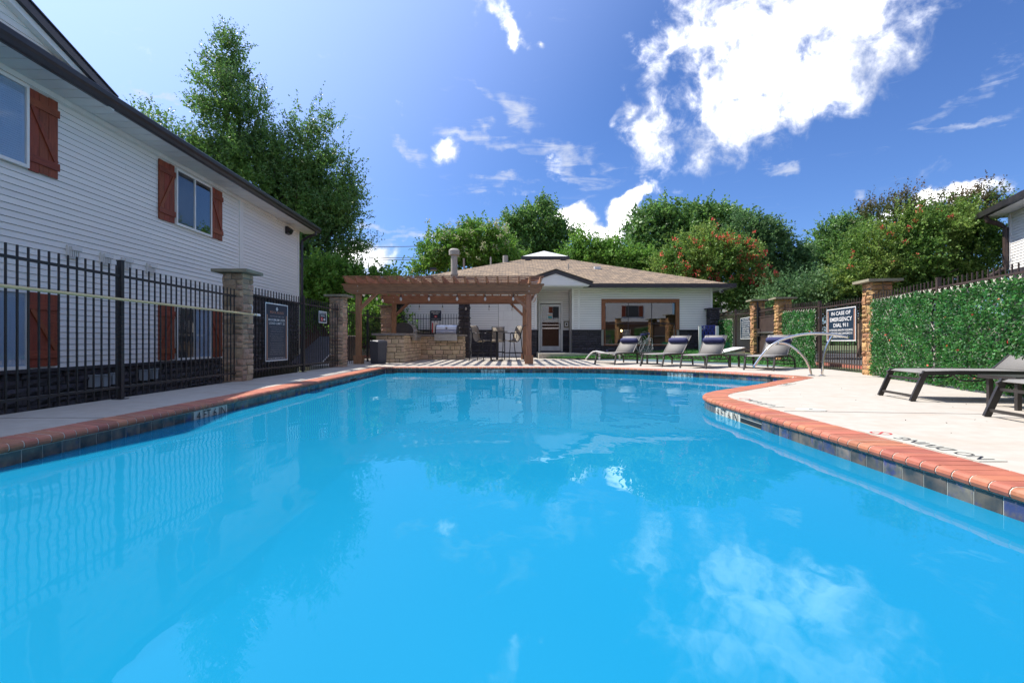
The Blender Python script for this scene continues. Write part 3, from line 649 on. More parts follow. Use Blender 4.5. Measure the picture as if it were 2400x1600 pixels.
RK_tan = rockset('stone', m_stone, amp=.38); RK_shade = rockset('stone', m_stone_shade); RK_blk = rockset('stone', m_black_stone, amp=.3); RK_lime = rockset('stone', m_lime, amp=.12)
def stone_face(parent, M, W, z0, z1, rocks, hmin, hmax, wmin, wmax, depth=.03, gap=.008, cuts=None, split=.6):
    """courses of stones on the plane y=0 of M, facing -y, x 0..W"""
    z = z0; out = 0; row = 0
    while z < z1-.02:
        h = random.uniform(hmin, hmax); h = min(h, z1-z)
        if z1-z-h < hmin*.6: h = z1-z
        x = 0.0
        while x < W-.001:
            w = random.uniform(wmin, wmax)
            if W-x-w < wmin*.7: w = W-x
            cx = x+w/2; cz = z+h/2; ok = True
            for c in (cuts or ()):
                if c[0] < cx < c[1] and c[2] < cz < c[3]: ok = False
            if ok:
                hh = [(cz, h)] if (h < hmin*1.55 or random.random() < split) else [(z+h*.25, h*.5), (z+h*.75, h*.5)]
                for c_, h_ in hh:
                    o = link('stone', random.choice(rocks), parent); o.matrix_local = M @ Matrix.Translation((cx, 0, c_)) @ Matrix.Diagonal((w-gap, depth*random.uniform(.6, 1.3), h_-gap, 1)); out += 1
            x += w
        z += h; row += 1
    return out
def pillar(name, x, y, rz, z0, label, rocks=RK_tan, w=.36, h=1.83, group='stone gate pillars round the pool', capw=.60, mort=m_mortar, capm=m_cap, hmin=.08, hmax=.19):
    """x, y: corner nearest the camera line; body runs +x, +y from it before turning"""
    t = empty(name, (x, y, z0), rz, label, 'pillar', group)
    k = .022; box('core', mort, t, k, k, -.12, w-k, w-k, h-.005)
    T = Matrix.Translation
    for M, in ((T((0, k, 0)),), (T((k, w, 0)) @ Matrix.Rotation(R(-90), 4, 'Z'),), (T((w-k, 0, 0)) @ Matrix.Rotation(R(90), 4, 'Z'),), (T((w, w-k, 0)) @ Matrix.Rotation(R(180), 4, 'Z'),)):
        stone_face(t, M, w, -.02, h, rocks, hmin, hmax, .11, .26, depth=.046, gap=.012)
    o = (capw-w)/2; mb = MB(); n = 14; pl = []
    for sx, sy, ex, ey in ((-o, -o, w+o, -o), (w+o, -o, w+o, w+o), (w+o, w+o, -o, w+o), (-o, w+o, -o, -o)):
        for q in range(4): f = q/4; pl.append((sx+(ex-sx)*f+random.uniform(-.012, .012), sy+(ey-sy)*f+random.uniform(-.012, .012)))
    mb.prism(pl, h, h+.05, 'z'); mb.build('cap', capm, t)
    return t
def fence(name, a, b, label, h=1.55, top_rail=1.43, bot_rail=.14, posts=(), sp=.1116, m=m_blackmetal, group='metal picket fences round the pool', z0=0.0, z1=None, post_h=1.6, pw=.0145, low=.03):
    a = Vector((a[0], a[1], 0)); b = Vector((b[0], b[1], 0)); L = (b-a).length; ang = math.atan2(b.y-a.y, b.x-a.x); z1 = z0 if z1 is None else z1
    t = empty(name, (a.x, a.y, z0), ang, label, 'fence', group); sl = (z1-z0)/L
    pm = MB().box(-pw/2, -pw/2, low, pw/2, pw/2, h).mesh('picket', m); n = int(L/sp); o0 = (L-n*sp)/2
    for i in range(n+1):
        x = o0+i*sp
        if any(abs(x-p) < sp*.45 for p in posts): continue
        link('picket', pm, t, (x, 0, sl*x))
    for z in (top_rail, bot_rail): MB().bar((-.02, 0, z), (L+.02, 0, z+sl*L), .028, .028).build('rail', m, t)
    for p in posts:
        q = MB().box(p-.026, -.026, -.02, p+.026, .026, post_h+sl*p).box(p-.030, -.030, post_h+sl*p, p+.030, .030, post_h+.014+sl*p).build('post', m, t)
        MB().box(p-.065, -.055, -.001, p+.065, .055, .008).build('foot_plate', m, t)
    return t

# ================================================================ LEFT BUILDING (white siding, two storeys)
LB = empty('apartment_building', (-7.6, 7.6, -.5), 0, 'long white sided two storey apartment building with red board shutters on the left', 'building')
LO = Vector((-7.6, 7.6, -.5))
def WX(y): return -7.355-.0322*y            # plan line of the wall
ta = math.atan(-.0322); u_ = Vector((-.0322, 1, 0)).normalized(); n_ = Vector((u_.y, -u_.x, 0))   # n_ faces the pool
def LP(y, o=0.0, z=0.0): # point on wall at depth y, out from the wall by o; relative to the building origin
    p = Vector((WX(y), y, z))+n_*o; return p-LO
def lbox(name, m, y0, y1, z0, z1, o0, o1, parent=None, mb=None):
    k = mb or MB(); vs = [LP(y, o, z) for z in (z0, z1) for y, o in ((y0, o0), (y1, o0), (y1, o1), (y0, o1))]
    k.add(vs, [(0, 1, 2, 3), (7, 6, 5, 4), (0, 4, 5, 1), (1, 5, 6, 2), (2, 6, 7, 3), (3, 7, 4, 0)])
    if mb: return k
    o = k.build(name, m, parent or LB); fix_normals(o.data); return o
YF, YN, ZS = 19.09, -2.0, 4.79
m_lap_shade = mat('lap shade tone behind boards', (.42, .385, .335), None, 3, .9)  # backing tone in the board gaps stands for the shade under each lap
lbox('wall', m_lap_shade, YN, YF-.05, -.5, ZS-.02, -8, -.03)
def board_row(y0, y1, z0, z1, st=.1016):
    z = z0
    while z < z1-.02:
        zt = min(z+st-.0045, z1); cut = random.uniform(y0+1, y1-1) if random.random() < .5 else None
        for ya, yb_ in (((y0, cut-.0015), (cut+.0015, y1)) if cut else ((y0, y1),)):
            e = random.uniform(-.0015, .0015); A = [LP(ya, .016+e, z), LP(yb_, .016+e, z), LP(yb_, .0, zt), LP(ya, .0, zt), LP(ya, -.03, z), LP(yb_, -.03, z)]
            MB().add(A, [(0, 1, 2, 3), (0, 4, 5, 1), (0, 3, 4), (1, 5, 2)]).build('siding_board', m_siding, LB)
        z += st
board_row(YN, 14.68, .22, ZS); board_row(14.82, YF-.07, 2.09, ZS)
lbox('corner_trim', m_white, 14.66, 14.86, .2, ZS, -.02, .035); lbox('corner_trim', m_white, YF-.09, YF+.02, -.5, ZS, -.05, .035)
lbox('wainscot_cap', m_black_stone, YN, 14.72, .18, .235, -.03, .085); lbox('wainscot_cap', m_black_stone, 14.72, YF+.05, 2.04, 2.10, -.03, .085)
lbox('frieze_board', m_white, YN, YF, ZS-.09, ZS-.005, -.02, .05)
lbox('stone_backing', m_ink, YN, 14.72, -.5, .18, -.02, .008); lbox('stone_backing', m_ink, 14.72, YF, -.5, 2.04, -.02, .008)
Mw = Matrix.Translation(LP(3.6, .008, 0)) @ Matrix.Rotation(math.atan2(u_.y, u_.x), 4, 'Z')
stone_face(LB, Matrix.Translation((0, 0, 0)) @ Mw, 11.1, -.50, .18, RK_blk, .09, .19, .18, .46, depth=.05, gap=.012)
Mw2 = Matrix.Translation(LP(14.74, .008, 0)) @ Matrix.Rotation(math.atan2(u_.y, u_.x), 4, 'Z')
stone_face(LB, Mw2, 4.33, -.3, 2.04, RK_blk, .10, .20, .20, .46, depth=.05, gap=.012)
# end wall facing away is plain; soffit panels, gutter, roof
y = YN
smesh = None
while y < YF+.42:
    lbox('soffit_panel', m_soffit, y, y+.287, ZS, ZS+.012, .02, .56); y += .305
lbox('soffit_channel', m_gutter, YN, YF+.45, ZS+.012, ZS+.03, .0, .57)
gp = [(.57, ZS-.01), (.60, ZS-.015), (.64, ZS+.0), (.655, ZS+.06), (.69, ZS+.10), (.70, ZS+.17), (.69, ZS+.185), (.67, ZS+.185), (.66, ZS+.12), (.57, ZS+.12)]
vs = [LP(yy, o, z) for yy in (YN, YF+.48) for o, z in gp]; k = len(gp)
MB().add(vs, [(i, (i+1) % k, k+(i+1) % k, k+i) for i in range(k)]+[tuple(range(k))[::-1], tuple(range(k, 2*k))]).build('gutter', m_gutter, LB)
lbox('fascia', m_gutter, YN, YF+.47, ZS-.012, ZS+.16, .56, .575)
mb = MB(); vs = [LP(YN, .62, ZS+.17), LP(YF+.47, .62, ZS+.17), LP(YF+.47, -4, ZS+1.65), LP(YN, -4, ZS+1.65), LP(YN, -8.4, ZS+.17), LP(YF+.47, -8.4, ZS+.17)]
mb.add(vs, [(0, 1, 2, 3), (3, 2, 5, 4)]); vs2 = [v-Vector((0, 0, .12)) for v in vs]; mb.add(vs2, [(3, 2, 1, 0), (4, 5, 2, 3)])
mb.add([vs[0], vs[1], vs2[1], vs2[0], vs[2], vs2[2], vs[5], vs2[5]], [(1, 4, 5, 2), (4, 6, 7, 5)]); mb.build('roof', m_shingle, LB)
# cross gable above the eave
GA, GB_ = 8.95, 3.3; gm = (GA+GB_)/2; rise = (GA-gm)*.335
def gp_(y, z, o): return LP(y, o, z)
zb = ZS+.20
mb = MB(); mb.add([gp_(GA-.25, zb-.1, .47), gp_(GB_+.25, zb-.1, .47), gp_(gm, zb+rise-.1, .47), gp_(GA-.25, zb-.1, -3), gp_(GB_+.25, zb-.1, -3), gp_(gm, zb+rise-.1, -3)], [(0, 1, 2), (0, 2, 5, 3), (1, 4, 5, 2)]).build('gable_wall', m_white, LB)
st = .1016; z = zb-.05
while z < zb+rise-.3:
    w0 = (zb+rise-z-.12)/.335; w1 = max(.05, w0-st/.335)
    MB().add([gp_(gm+w0, z, .50), gp_(gm-w0, z, .50), gp_(gm-w1, z+st, .485), gp_(gm+w1, z+st, .485), gp_(gm+w0, z, .47), gp_(gm-w0, z, .47)], [(0, 3, 2, 1), (0, 1, 5, 4)]).build('gable_board', m_siding, LB); z += st
for sgn in (1, -1):
    e = GA+.10 if sgn > 0 else GB_-.10
    for m_, z0, z1, o0, o1, nm in ((m_white, -.22, -.10, .50, .60, 'rake_soffit'), (m_gutter, -.12, .03, .56, .66, 'rake_board'), (m_gutter, .03, .05, -3, .68, 'gable_roof')):
        A = [gp_(e, zb-.03+z0, o0), gp_(gm, zb+rise+z0, o0), gp_(gm, zb+rise+z0, o1), gp_(e, zb-.03+z0, o1)]; B_ = [a+Vector((0, 0, z1-z0)) for a in A]
        MB().add(A+B_, [(0, 1, 2, 3), (7, 6, 5, 4), (0, 4, 5, 1), (1, 5, 6, 2), (2, 6, 7, 3), (3, 7, 4, 0)]).build(nm, m_, LB)
# windows and shutters
def lwindow(y0, y1, z0, z1, kinds):
    w = lbox('window', m_white, y0, y1, z0, z1, .012, .03)
    for a in ((y0, y1, z1-.05, z1), (y0, y1, z0, z0+.05), (y0, y0+.045, z0+.05, z1-.05), (y1-.045, y1, z0+.05, z1-.05)): lbox('frame', m_white, *a, .03, .075, parent=w)
    n = len(kinds); ww = (y1-y0-.09)/n
    for i, kd in enumerate(kinds):
        a0 = y0+.045+i*ww+(.02 if i else 0); a1 = y0+.045+(i+1)*ww-(.02 if i < n-1 else 0)
        if i: lbox('mullion', m_white, a0-.045, a0, z0+.05, z1-.05, .03, .07, parent=w)
        lbox('backing', {'screen': m_screen, 'sky': m_screen, 'blinds': m_blinds, 'curtain': m_blinds}[kd], a0, a1, z0+.05, z1-.05, .03, .036, parent=w)
        if kd == 'blinds':
            mbk = MB(); z = z0+.08
            while z < z1-.08: lbox('', None, a0, a1-.05, z, z+.016, .036, .046, mb=mbk); z += .034
            mbk.build('blind_slats', m_blinds, w)
        lbox('pane', m_glass if kd == 'sky' else m_glass2, a0, a1, z0+.05, z1-.05, .052, .056, parent=w)
def shutter(y0, y1, z0, z1, flip):
    s_ = lbox('shutter', m_shutter, y0+.004, y1-.004, z0+.02, z1-.02, .016, .024); w = (y1-y0)/3
    for i in range(3): lbox('board', m_shutter, y0+i*w+.004, y0+(i+1)*w-.004, z0+random.uniform(0, .02), z1-random.uniform(0, .02), .026, .046, parent=s_)
    for zz in (z0+.15, z1-.27): lbox('rail', m_shutter_h, y0-.015, y1+.015, zz, zz+.12, .047, .066, parent=s_)
    a = (y0+.04, y1-.04) if not flip else (y1-.04, y0+.04); p0 = LP(a[0], .056, z1-.27); p1 = LP(a[1], .056, z0+.27); MB().bar(p0, p1, .018, .075, up=n_.cross((p1-p0).normalized())).build('brace', m_shutter, s_)
lwindow(6.5, 8.00, 3.37, 4.66, ['screen', 'blinds']); lwindow(11.70, 13.16, 3.34, 4.64, ['screen', 'sky'])
lwindow(6.5, 8.00, .24, 1.47, ['blinds', 'curtain']); lwindow(11.70, 13.16, .24, 1.50, ['screen', 'curtain'])
for y0, z0, z1, fl_ in ((8.02, 3.355, 4.66, 0), (11.13, 3.34, 4.66, 1), (13.17, 3.34, 4.66, 0), (8.02, .25, 1.45, 0), (11.13, .25, 1.50, 1), (13.17, .25, 1.50, 0)): shutter(y0, y0+.535, z0, z1, fl_)
# vents, lamp, downspout, utility boxes
for i, y in enumerate((8.88, 9.62, 10.16, 10.88)):
    v = lbox('wall_vent', m_plastic, y-.13, y+.13, 2.10, 2.32, .012, .05)
    mbk = MB(); 
    for q in range(5): lbox('', None, y-.10+q*.042, y-.08+q*.042, 2.13, 2.24, .05, .075, mb=mbk)
    lbox('', None, y-.11, y+.11, 2.24, 2.30, .05, .10, mb=mbk); mbk.build('louvre', m_plastic, v)
lp = empty('wall_lamp', LP(18.0, .0, 4.55)+LO, 0, 'black wall pack lamp with clear lens high on the white siding', 'wall lamp')
p0 = LP(18.0, .02, 4.55); 
def lrel(y, o, z): return LP(y, o, z)-LP(18.0, .0, 4.55)
vs = [lrel(yy, o, z) for yy in (17.85, 18.15) for o, z in ((.02, 4.43), (.02, 4.68), (.12, 4.68), (.20, 4.60), (.12, 4.45))]
MB().add(vs, [(0, 1, 2, 3, 4), (9, 8, 7, 6, 5)]+[(i, 5+i, 5+(i+1) % 5, (i+1) % 5) for i in range(5)]).build('housing', m_gutter, lp)
vs = [lrel(yy, o, z) for yy in (17.87, 18.13) for o, z in ((.125, 4.455), (.195, 4.585), (.21, 4.575), (.15, 4.44))]
MB().add(vs, [(0, 1, 2, 3), (7, 6, 5, 4)]+[(i, 4+i, 4+(i+1) % 4, (i+1) % 4) for i in range(4)]).build('lens', m_glass2, lp)
dp = [LP(YF+.14, .60, ZS), LP(YF+.14, .60, ZS-.10), LP(YF+.14, .30, ZS-.20), LP(YF+.14, .10, ZS-.34), LP(YF+.14, .08, ZS-.5), LP(YF+.14, .08, -.3)]
MB().tube(dp, .055, 8).build('downspout', m_gutter, LB)
for i, (y, z) in enumerate(((9.25, -.05), (9.5, -.06), (9.72, -.04), (10.55, -.03), (10.85, -.02))):
    b = tag(lbox('meter_box', m_utility, y-.08, y+.08, z-.10, z+.10, .06, .15), None); b.parent = None; b.location = LO
    tag(b, ('small grey meter box on the black stone base, %s of five behind the fence' % ('first', 'second', 'third', 'fourth', 'fifth')[i]), 'utility box', 'grey meter boxes on the building base')
    lbox('hood', m_utility, y-.09, y+.09, z+.10, z+.12, .06, .17, parent=b); b.children[0].location = (0, 0, 0)

# ================================================================ FENCES, PILLARS ON THE LEFT
fence('picket_fence', (-4.42, 2.2), (-4.65, 8.58), 'black picket fence in front of the shuttered windows, nearest stretch on the left', posts=(3.76,))
pillar('stone_pillar', -4.88, 8.62, 0, 0, 'tall pale stone pillar between the two black fence stretches on the left', RK_shade, w=.35)
fence('picket_fence', (-4.64, 9.0), (-4.57, 13.44), 'black picket fence carrying the pool rules sign beside the stone pillar', h=1.64, top_rail=1.50, bot_rail=.16, posts=(2.28,), post_h=1.67)
pillar('stone_pillar', -4.80, 13.46, 0, 0, 'pale stone pillar beside the front left post of the pergola', RK_shade, w=.36, h=1.85)
fence('picket_fence', (-4.62, 13.9), (-4.95, 19.4), 'black picket fence behind the pergola post and the rubbish bin', sp=.24, h=1.7, top_rail=1.52, posts=(3.2,), post_h=1.72)
pillar('stone_pillar', -4.98, 19.4, 0, 0, 'brown stone pillar behind the back left post of the pergola', RK_shade, w=.42, h=2.0)
pole = empty('pool_pole', (-4.40, 2.6, 1.15), 0, 'long cream telescopic pole hung along the black fence', 'pool pole')
MB().tube([(0, -.4, .01), (-.02, 4, -.008), (-.045, 6.38, -.018)], .0155, 8).build('shaft', m_cream, pole)
MB().tube([(-.045, 6.30, -.018), (-.046, 6.42, -.019)], .02, 8).build('grip', m_plastic, pole)
hk = tag(MB().tube([(-4.49, 8.78, 1.30), (-4.47, 8.78, 1.30), (-4.455, 8.79, 1.26), (-4.46, 8.78, 1.16), (-4.455, 8.78, 1.12), (-4.42, 8.78, 1.115), (-4.40, 8.78, 1.15)], .008, 6).build('pole_hook', m_plastic), 'white hook on the stone pillar holding the cream pole', 'hook')
def sign(name, a, b, z0, z1, label, lines, border=m_signwhite, group=None, cat='sign', face=m_signnavy, sides=None, frame=.02):
    """flat panel from plan point a (reader's left) to b, lettering on the side facing the pool"""
    a = Vector((a[0], a[1], 0)); b = Vector((b[0], b[1], 0)); t = (b-a); L = t.length; t.normalize(); n = Vector((t.y, -t.x, 0))
    s_ = empty(name, (a.x, a.y, z0), math.atan2(t.y, t.x), label, cat, group); H = z1-z0
    box('panel', face, s_, 0, -.008, 0, L, .008, H)
    if frame:
        mb = MB()
        for q in ((0, 0, L, frame), (0, H-frame, L, H), (0, frame, frame, H-frame), (L-frame, frame, L, H-frame)): mb.box(q[0], -.012, q[1], q[2], -.0085, q[3])
        mb.build('border', border, s_)
    for q in (sides or ()): box('side_stripe', m_signtan, s_, q[0]*L, -.011, q[2]*H, q[1]*L, -.0085, q[3]*H)
    for ln in lines:
        body, zc, w, h, m_ = ln[:5]; xc = ln[5] if len(ln) > 5 else .5
        text(body, m_, s_, (L*xc, -.0085, zc*H), (1, 0, 0), (0, 0, 1), w*L, h*H, bold=(ln[6] if len(ln) > 6 else .006))
    return s_
W_, T_, P_ = m_signwhite, m_signtan, m_signpale
small = ['Please shower before entering the pool', 'and use the restroom before swimming', 'Children under 14 must be with an adult',
         'No glass containers in the pool area', 'No running, diving or rough play', 'Residents and invited guests only', 'No pets allowed in the pool area', 'No alcohol, smoking or loud music', 'Wear proper swimming attire',
         'Do not swim if you are ill', 'Keep the gates closed at all times', 'No lifeguard on duty', 'Swim at your own risk']
sg = sign('pool_rules_sign', (-4.585, 9.50), (-4.565, 10.40), .295, 1.40, 'tall navy pool rules board hanging on the black fence', [
    ('POOL RULES', .845, .60, .040, T_, .5, .01), ('POOL HOURS: 10AM - 10PM', .775, .62, .018, P_), ('MAXIMUM USER', .715, .74, .040, W_, .5, .012), ('LOAD LIMIT: 21', .655, .70, .040, W_, .5, .012),
    ('IN CASE OF EMERGENCY DIAL 911', .045, .76, .022, W_, .5, .008)]+[(s_, .59-.037*i-(.012 if i > 2 else 0)-(.012 if i > 6 else 0), .64-.05*((i*7) % 4), .014, P_, .5) for i, s_ in enumerate(small)],
    sides=((.055, .085, .03, .80), (.915, .945, .03, .80)))
mb = MB(); L = .9; c = Vector((.45, -.0095, 1.0)); mb.add([c+Vector(p) for p in ((-.045, 0, 0), (0, 0, -.045), (.045, 0, 0), (0, 0, .045))], [(0, 1, 2, 3)]); mb.build('diamond_emblem', W_, sg)
MB().add([c+Vector((0, -.001, 0))+Vector(p) for p in ((-.014, 0, 0), (0, 0, -.018), (.014, 0, 0), (0, 0, .018))], [(0, 1, 2, 3)]).build('emblem_centre', m_signnavy, sg)
sg = sign('emergency_phone_sign', (-4.545, 12.02), (-4.535, 12.50), 1.11, 1.39, 'small navy EMERGENCY PHONE sign with an arrow on the black fence', [('EMERGENCY', .84, .8, .14, W_), ('PHONE', .62, .44, .14, W_)])
MB().box(.12, -.012, .045, .24, -.0085, .13).build('phone_panel', m_red, sg); MB().tube([(.15, -.013, .115), (.16, -.013, .075), (.20, -.013, .06)], .008, 5).build('handset_symbol', W_, sg)
MB().prism([(.28, .075), (.34, .075), (.34, .055), (.40, .087), (.34, .12), (.34, .10), (.28, .10)], -.012, -.0085).build('arrow', W_, sg)

# ================================================================ RIGHT SIDE: pillars, hedged fences, gates
RZ = R(-8.6)
pillar('stone_pillar', 7.07, 10.06, RZ, 0, 'tall orange stone pillar between the emergency sign and the long ivy screen', w=.37, h=1.84, capw=.62)
pillar('stone_pillar', 7.86, 15.1, RZ, .08, 'orange stone pillar on the near side of the dark pedestrian gate', w=.37, h=1.84)
pillar('stone_pillar', 8.18, 17.35, RZ, .2, 'orange stone pillar on the far side of the dark pedestrian gate', w=.37, h=1.84)
def side(y): return 7.27+.151*(y-10.2)   # plan line of the fence beyond the first pillar
def ivy(name, a, b, label, z0, z1, dens=2600, g=(0, 0), n_out=None, holes=0.0, lsz=.045, par=None):
    a = Vector((a[0], a[1], 0)); b = Vector((b[0], b[1], 0)); L = (b-a).length; t = (b-a).normalized(); n = Vector((-t.y, t.x, 0)) if n_out is None else n_out
    ang = math.atan2(t.y, t.x); s_ = empty(name, (a.x, a.y, g[0]), ang, label, 'ivy screen', 'plastic ivy screens on the fence'); sl = (g[1]-g[0])/L
    mb = MB(); H = z1-z0; stp = .155
    q = -H
    while q < L+.01: # expanding lattice, two diagonals
        for dd in (1, -1):
            x0, x1 = (q, q+H) if dd > 0 else (q+H, q); za, zb_ = z0, z1
            p0 = Vector((x0, .035, z0)); p1 = Vector((x1, .035, z1)); 
            lo_t, hi_t = 0.0, 1.0
            for lim in (0, L):
                if (x0-lim)*(x1-lim) < 0:
                    tt = (lim-x0)/(x1-x0)
                    if (x0 < lim) == (lim == 0): lo_t = max(lo_t, tt)
                    else: hi_t = min(hi_t, tt)
            if hi_t-lo_t > .02 and not (max(x0, x1) <= 0 or min(x0, x1) >= L): mb.bar(p0.lerp(p1, lo_t)+Vector((0, .006*dd, sl*q)), p0.lerp(p1, hi_t)+Vector((0, .006*dd, sl*q)), .016, .006, up=(0, 1, 0))
        q += stp
    mb.build('lattice', m_cream if False else mat('pale lattice strips', (.62, .56, .46), None, 4, .7) if 'LT' not in globals() else LT, s_)
    globals()['LT'] = s_.children[0].data.materials[0]
    N_ = int(L*H*dens); X = rng.uniform(0, L, N_); Z = z0+H*(1-rng.random(N_)**1.12)*1.0; Z = rng.uniform(z0, z1, N_); 
    th = .5+.5*np.sin(X*5.1+3*np.sin(Z*4.3))*np.cos(Z*6.7+2*np.sin(X*3.1)); edge = (z1-Z) < .05
    keepm = (rng.random(N_) > holes*(th < .34)*1.0) & ~(edge & (rng.random(N_) < .75)); X, Z = X[keepm], Z[keepm]; N_ = len(X)
    Y = rng.uniform(.03, .075, N_)+.008*np.sin(X*9+Z*7); P = np.stack([X, Y, Z+sl*X], 1); Dd = rng.normal(size=(N_, 3))*.62+np.array([0, .55, -.25])
    leafmesh('leaves', P, Dd, lsz*rng.uniform(.7, 1.25, N_), m_leaf_hedge, s_, .75, 'stuff')
    k = int(L*H*3); i_ = rng.integers(0, N_, k); leafmesh('dry_leaves', P[i_]+np.array([0, .03, 0]), rng.normal(size=(k, 3))*.6+np.array([0, .6, 0]), .045, m_flower, s_, .6, 'stuff')
    return s_
fence('picket_fence', (7.02, 9.95), (4.72, 1.2), 'brown picket fence behind the long ivy screen on the right', h=1.60, top_rail=1.48, posts=(2.3, 4.75, 7.2), m=m_brownmetal, post_h=1.62)
A_, B_ = Vector((7.02, 9.95)), Vector((4.72, 1.2)); tt = (B_-A_).normalized(); 
def onl(d): return tuple(A_+tt*d)
ivy('ivy_screen', onl(2.27), onl(.04), 'green plastic ivy screen next to the tall orange pillar, lattice showing through', .03, 1.47, holes=.5, dens=4200, lsz=.038)
ivy('ivy_screen', onl(8.9), onl(2.35), 'longest green plastic ivy screen behind the near loungers', .03, 1.45, holes=.10, dens=4600, lsz=.038)
# stretch with the emergency sign and a second ivy screen
fence('picket_fence', (side(10.5), 10.5), (side(12.74), 12.74), 'brown picket fence carrying the dial 911 sign', h=1.60, top_rail=1.50, bot_rail=.17, m=m_brownmetal, posts=(2.24,), post_h=1.66)
fence('picket_fence', (side(12.84), 12.84), (side(15.05), 15.05), 'brown picket fence above the ivy screen by the grab rail', h=1.66, top_rail=1.52, m=m_brownmetal, z0=.02, z1=.09)
ivy('ivy_screen', (side(12.86), 12.86), (side(15.0), 15.0), 'small green plastic ivy screen between the dial 911 sign and the gate', .03, 1.48, g=(.02, .08), holes=.45)
for c_ in [o for o in COL.objects if o.name.startswith('ivy_screen')]: pass
fence('picket_fence', (side(17.7)+.03, 17.75), (side(20.15)+.03, 20.15), 'brown picket fence with the lettered navy board by the far pillar', h=1.62, top_rail=1.46, m=m_brownmetal, posts=(2.42,), z0=.2, z1=.27, post_h=1.66)
fence('picket_fence', (side(20.25)+.03, 20.25), (8.95, 22.2), 'brown picket fence above the farthest ivy screen by the clubhouse', h=1.62, top_rail=1.46, m=m_brownmetal, z0=.27, z1=.3)
ivy('ivy_screen', (side(20.3), 20.3), (8.9, 22.1), 'farthest green plastic ivy screen, against the clubhouse corner', .03, 1.33, g=(.26, .28), dens=1600, lsz=.055)
sl_ = sign('emergency_sign', (side(12.2)-.06, 12.2), (side(10.87)-.06, 10.87), .68, 1.42, 'navy IN CASE OF EMERGENCY DIAL 911 board on the brown fence', [
    ('IN CASE OF', .85, .66, .115, W_, .5, .012), ('EMERGENCY', .665, .76, .125, W_, .5, .012), ('DIAL 911', .485, .50, .12, W_, .5, .012),
    ('EXTENDED BREATH HOLDING', .335, .80, .062, W_, .5, .008), ('ACTIVITIES ARE DANGEROUS', .235, .78, .062, W_, .5, .008), ('AND PROHIBITED', .13, .52, .062, W_, .5, .008)], sides=((.035, .06, .03, .93), (.94, .965, .03, .93)))
sign('safety_sign', (side(19.3)-.02, 19.3), (side(18.05)-.02, 18.05), .76, 1.54, 'navy board of white capital lettering beside the far orange pillar', [
    (s_, .90-.1*i, w, .052, W_, .5, .008) for i, (s_, w) in enumerate((('PETS IN THE POOL', .62), ('AREA ARE PROHIBITED', .8), ('DO NOT SWIM IF YOU', .76), ('HAVE BEEN ILL WITH', .74), ('DIARRHEA WITHIN', .64), ('THE LAST 2 WEEKS', .66), ('CHANGING DIAPERS', .7), ('WITHIN 6 FEET OF THE', .8), ('POOL IS PROHIBITED', .74)))])
# pedestrian gate
gt = empty('pedestrian_gate', (side(15.5), 15.5, .1), math.atan2(1.78, .27), 'dark brown mesh gate with a push bar between two stone pillars', 'gate')
GW = 1.80
for x in (0, GW-.05): box('stile', m_blackmetal, gt, x, -.025, .04, x+.05, .025, 1.72)
for z in (.08, .72, 1.36, 1.55): box('rail', m_brownmetal, gt, .05, -.018, z, GW-.05, .018, z+.04)
box('mesh_panel', m_brownmetal, gt, .05, -.004, .1, GW-.05, .004, 1.37)
pm = MB().box(-.01, -.01, .05, .01, .01, 1.66).mesh('picket', m_brownmetal)
for i in range(15): link('picket', pm, gt, (.12+i*.112, -.012, 0))
MB().tube([(.1, .06, .86), (GW-.1, .06, .86)], .028, 8).build('push_bar', m_steel, gt); box('latch_box', m_steel, gt, GW-.16, .02, .74, GW-.04, .10, 1.0)
MB().tube([(GW-.02, .05, .2), (GW-.02, .05, 1.9)], .03, 8).build('hinge_tube', m_blackmetal, gt)
# ================================================================ CLUBHOUSE
CH = empty('clubhouse', (0, 22.3, 0), 0, 'low white sided clubhouse with a brown hipped shingle roof and black stone base', 'building')
YW = 22.3
def cb(name, m, x0, x1, y0, y1, z0, z1, parent=None): return box(name, m, parent or CH, x0, y0-YW, z0, x1, y1-YW, z1)
WZ = 2.97; RX0, RX1 = 1.08, 2.60; YR = 23.3
wx0, wx1, wz0, wz1 = 3.89, 7.28, .51, 2.52
# structural walls with the opening of the big window and of the door
for a in ((-5.1, RX0, YW, YW+.2, -.1, WZ), (RX1, wx0+.1, YW, YW+.2, -.1, WZ), (wx1-.1, 8.72, YW, YW+.2, -.1, WZ), (wx0+.1, wx1-.1, YW, YW+.2, -.1, wz0+.05), (wx0+.1, wx1-.1, YW, YW+.2, wz1-.1, WZ),
          (8.52, 8.72, YW, 35, -.1, WZ), (-5.1, -4.9, YW, 35, -.1, WZ), (-5.1, 8.72, 35, 35.2, -.1, WZ), (RX0-.1, RX0, YW, YR+.2, -.1, WZ), (RX1, RX1+.1, YW+.2, YR+.2, -.1, WZ), (RX0, 1.30, YR, YR+.15, 0, WZ), (2.20, RX1, YR, YR+.15, 0, WZ), (1.30, 2.20, YR, YR+.15, 2.4, WZ)):
    cb('wall', m_lap_shade if a[2] in (YW, YR) and a[0] != 8.52 else m_white, *a)
def cs(x0, x1, z0, z1, y=YW, st=.1016):
    mb = MB(); siding(mb, (x0, y-YW-.003), (x1, y-YW-.003), z0, z1, st); o = mb.build('siding', m_siding, CH); o['kind'] = 'stuff'
cs(-5.05, -.60, 1.16, WZ); cs(RX0-.28, RX0-.10, 1.16, WZ); cs(RX1+.10, RX1+.26, 1.16, WZ); cs(RX1+.36, wx0, 1.16, WZ); cs(wx1, 8.64, 1.16, WZ); cs(wx0, wx1, wz1, WZ); cs(RX0+.02, 1.19, 1.16, WZ, YR); cs(2.30, RX1-.02, 1.16, WZ, YR); cs(1.19, 2.30, 2.48, WZ, YR)
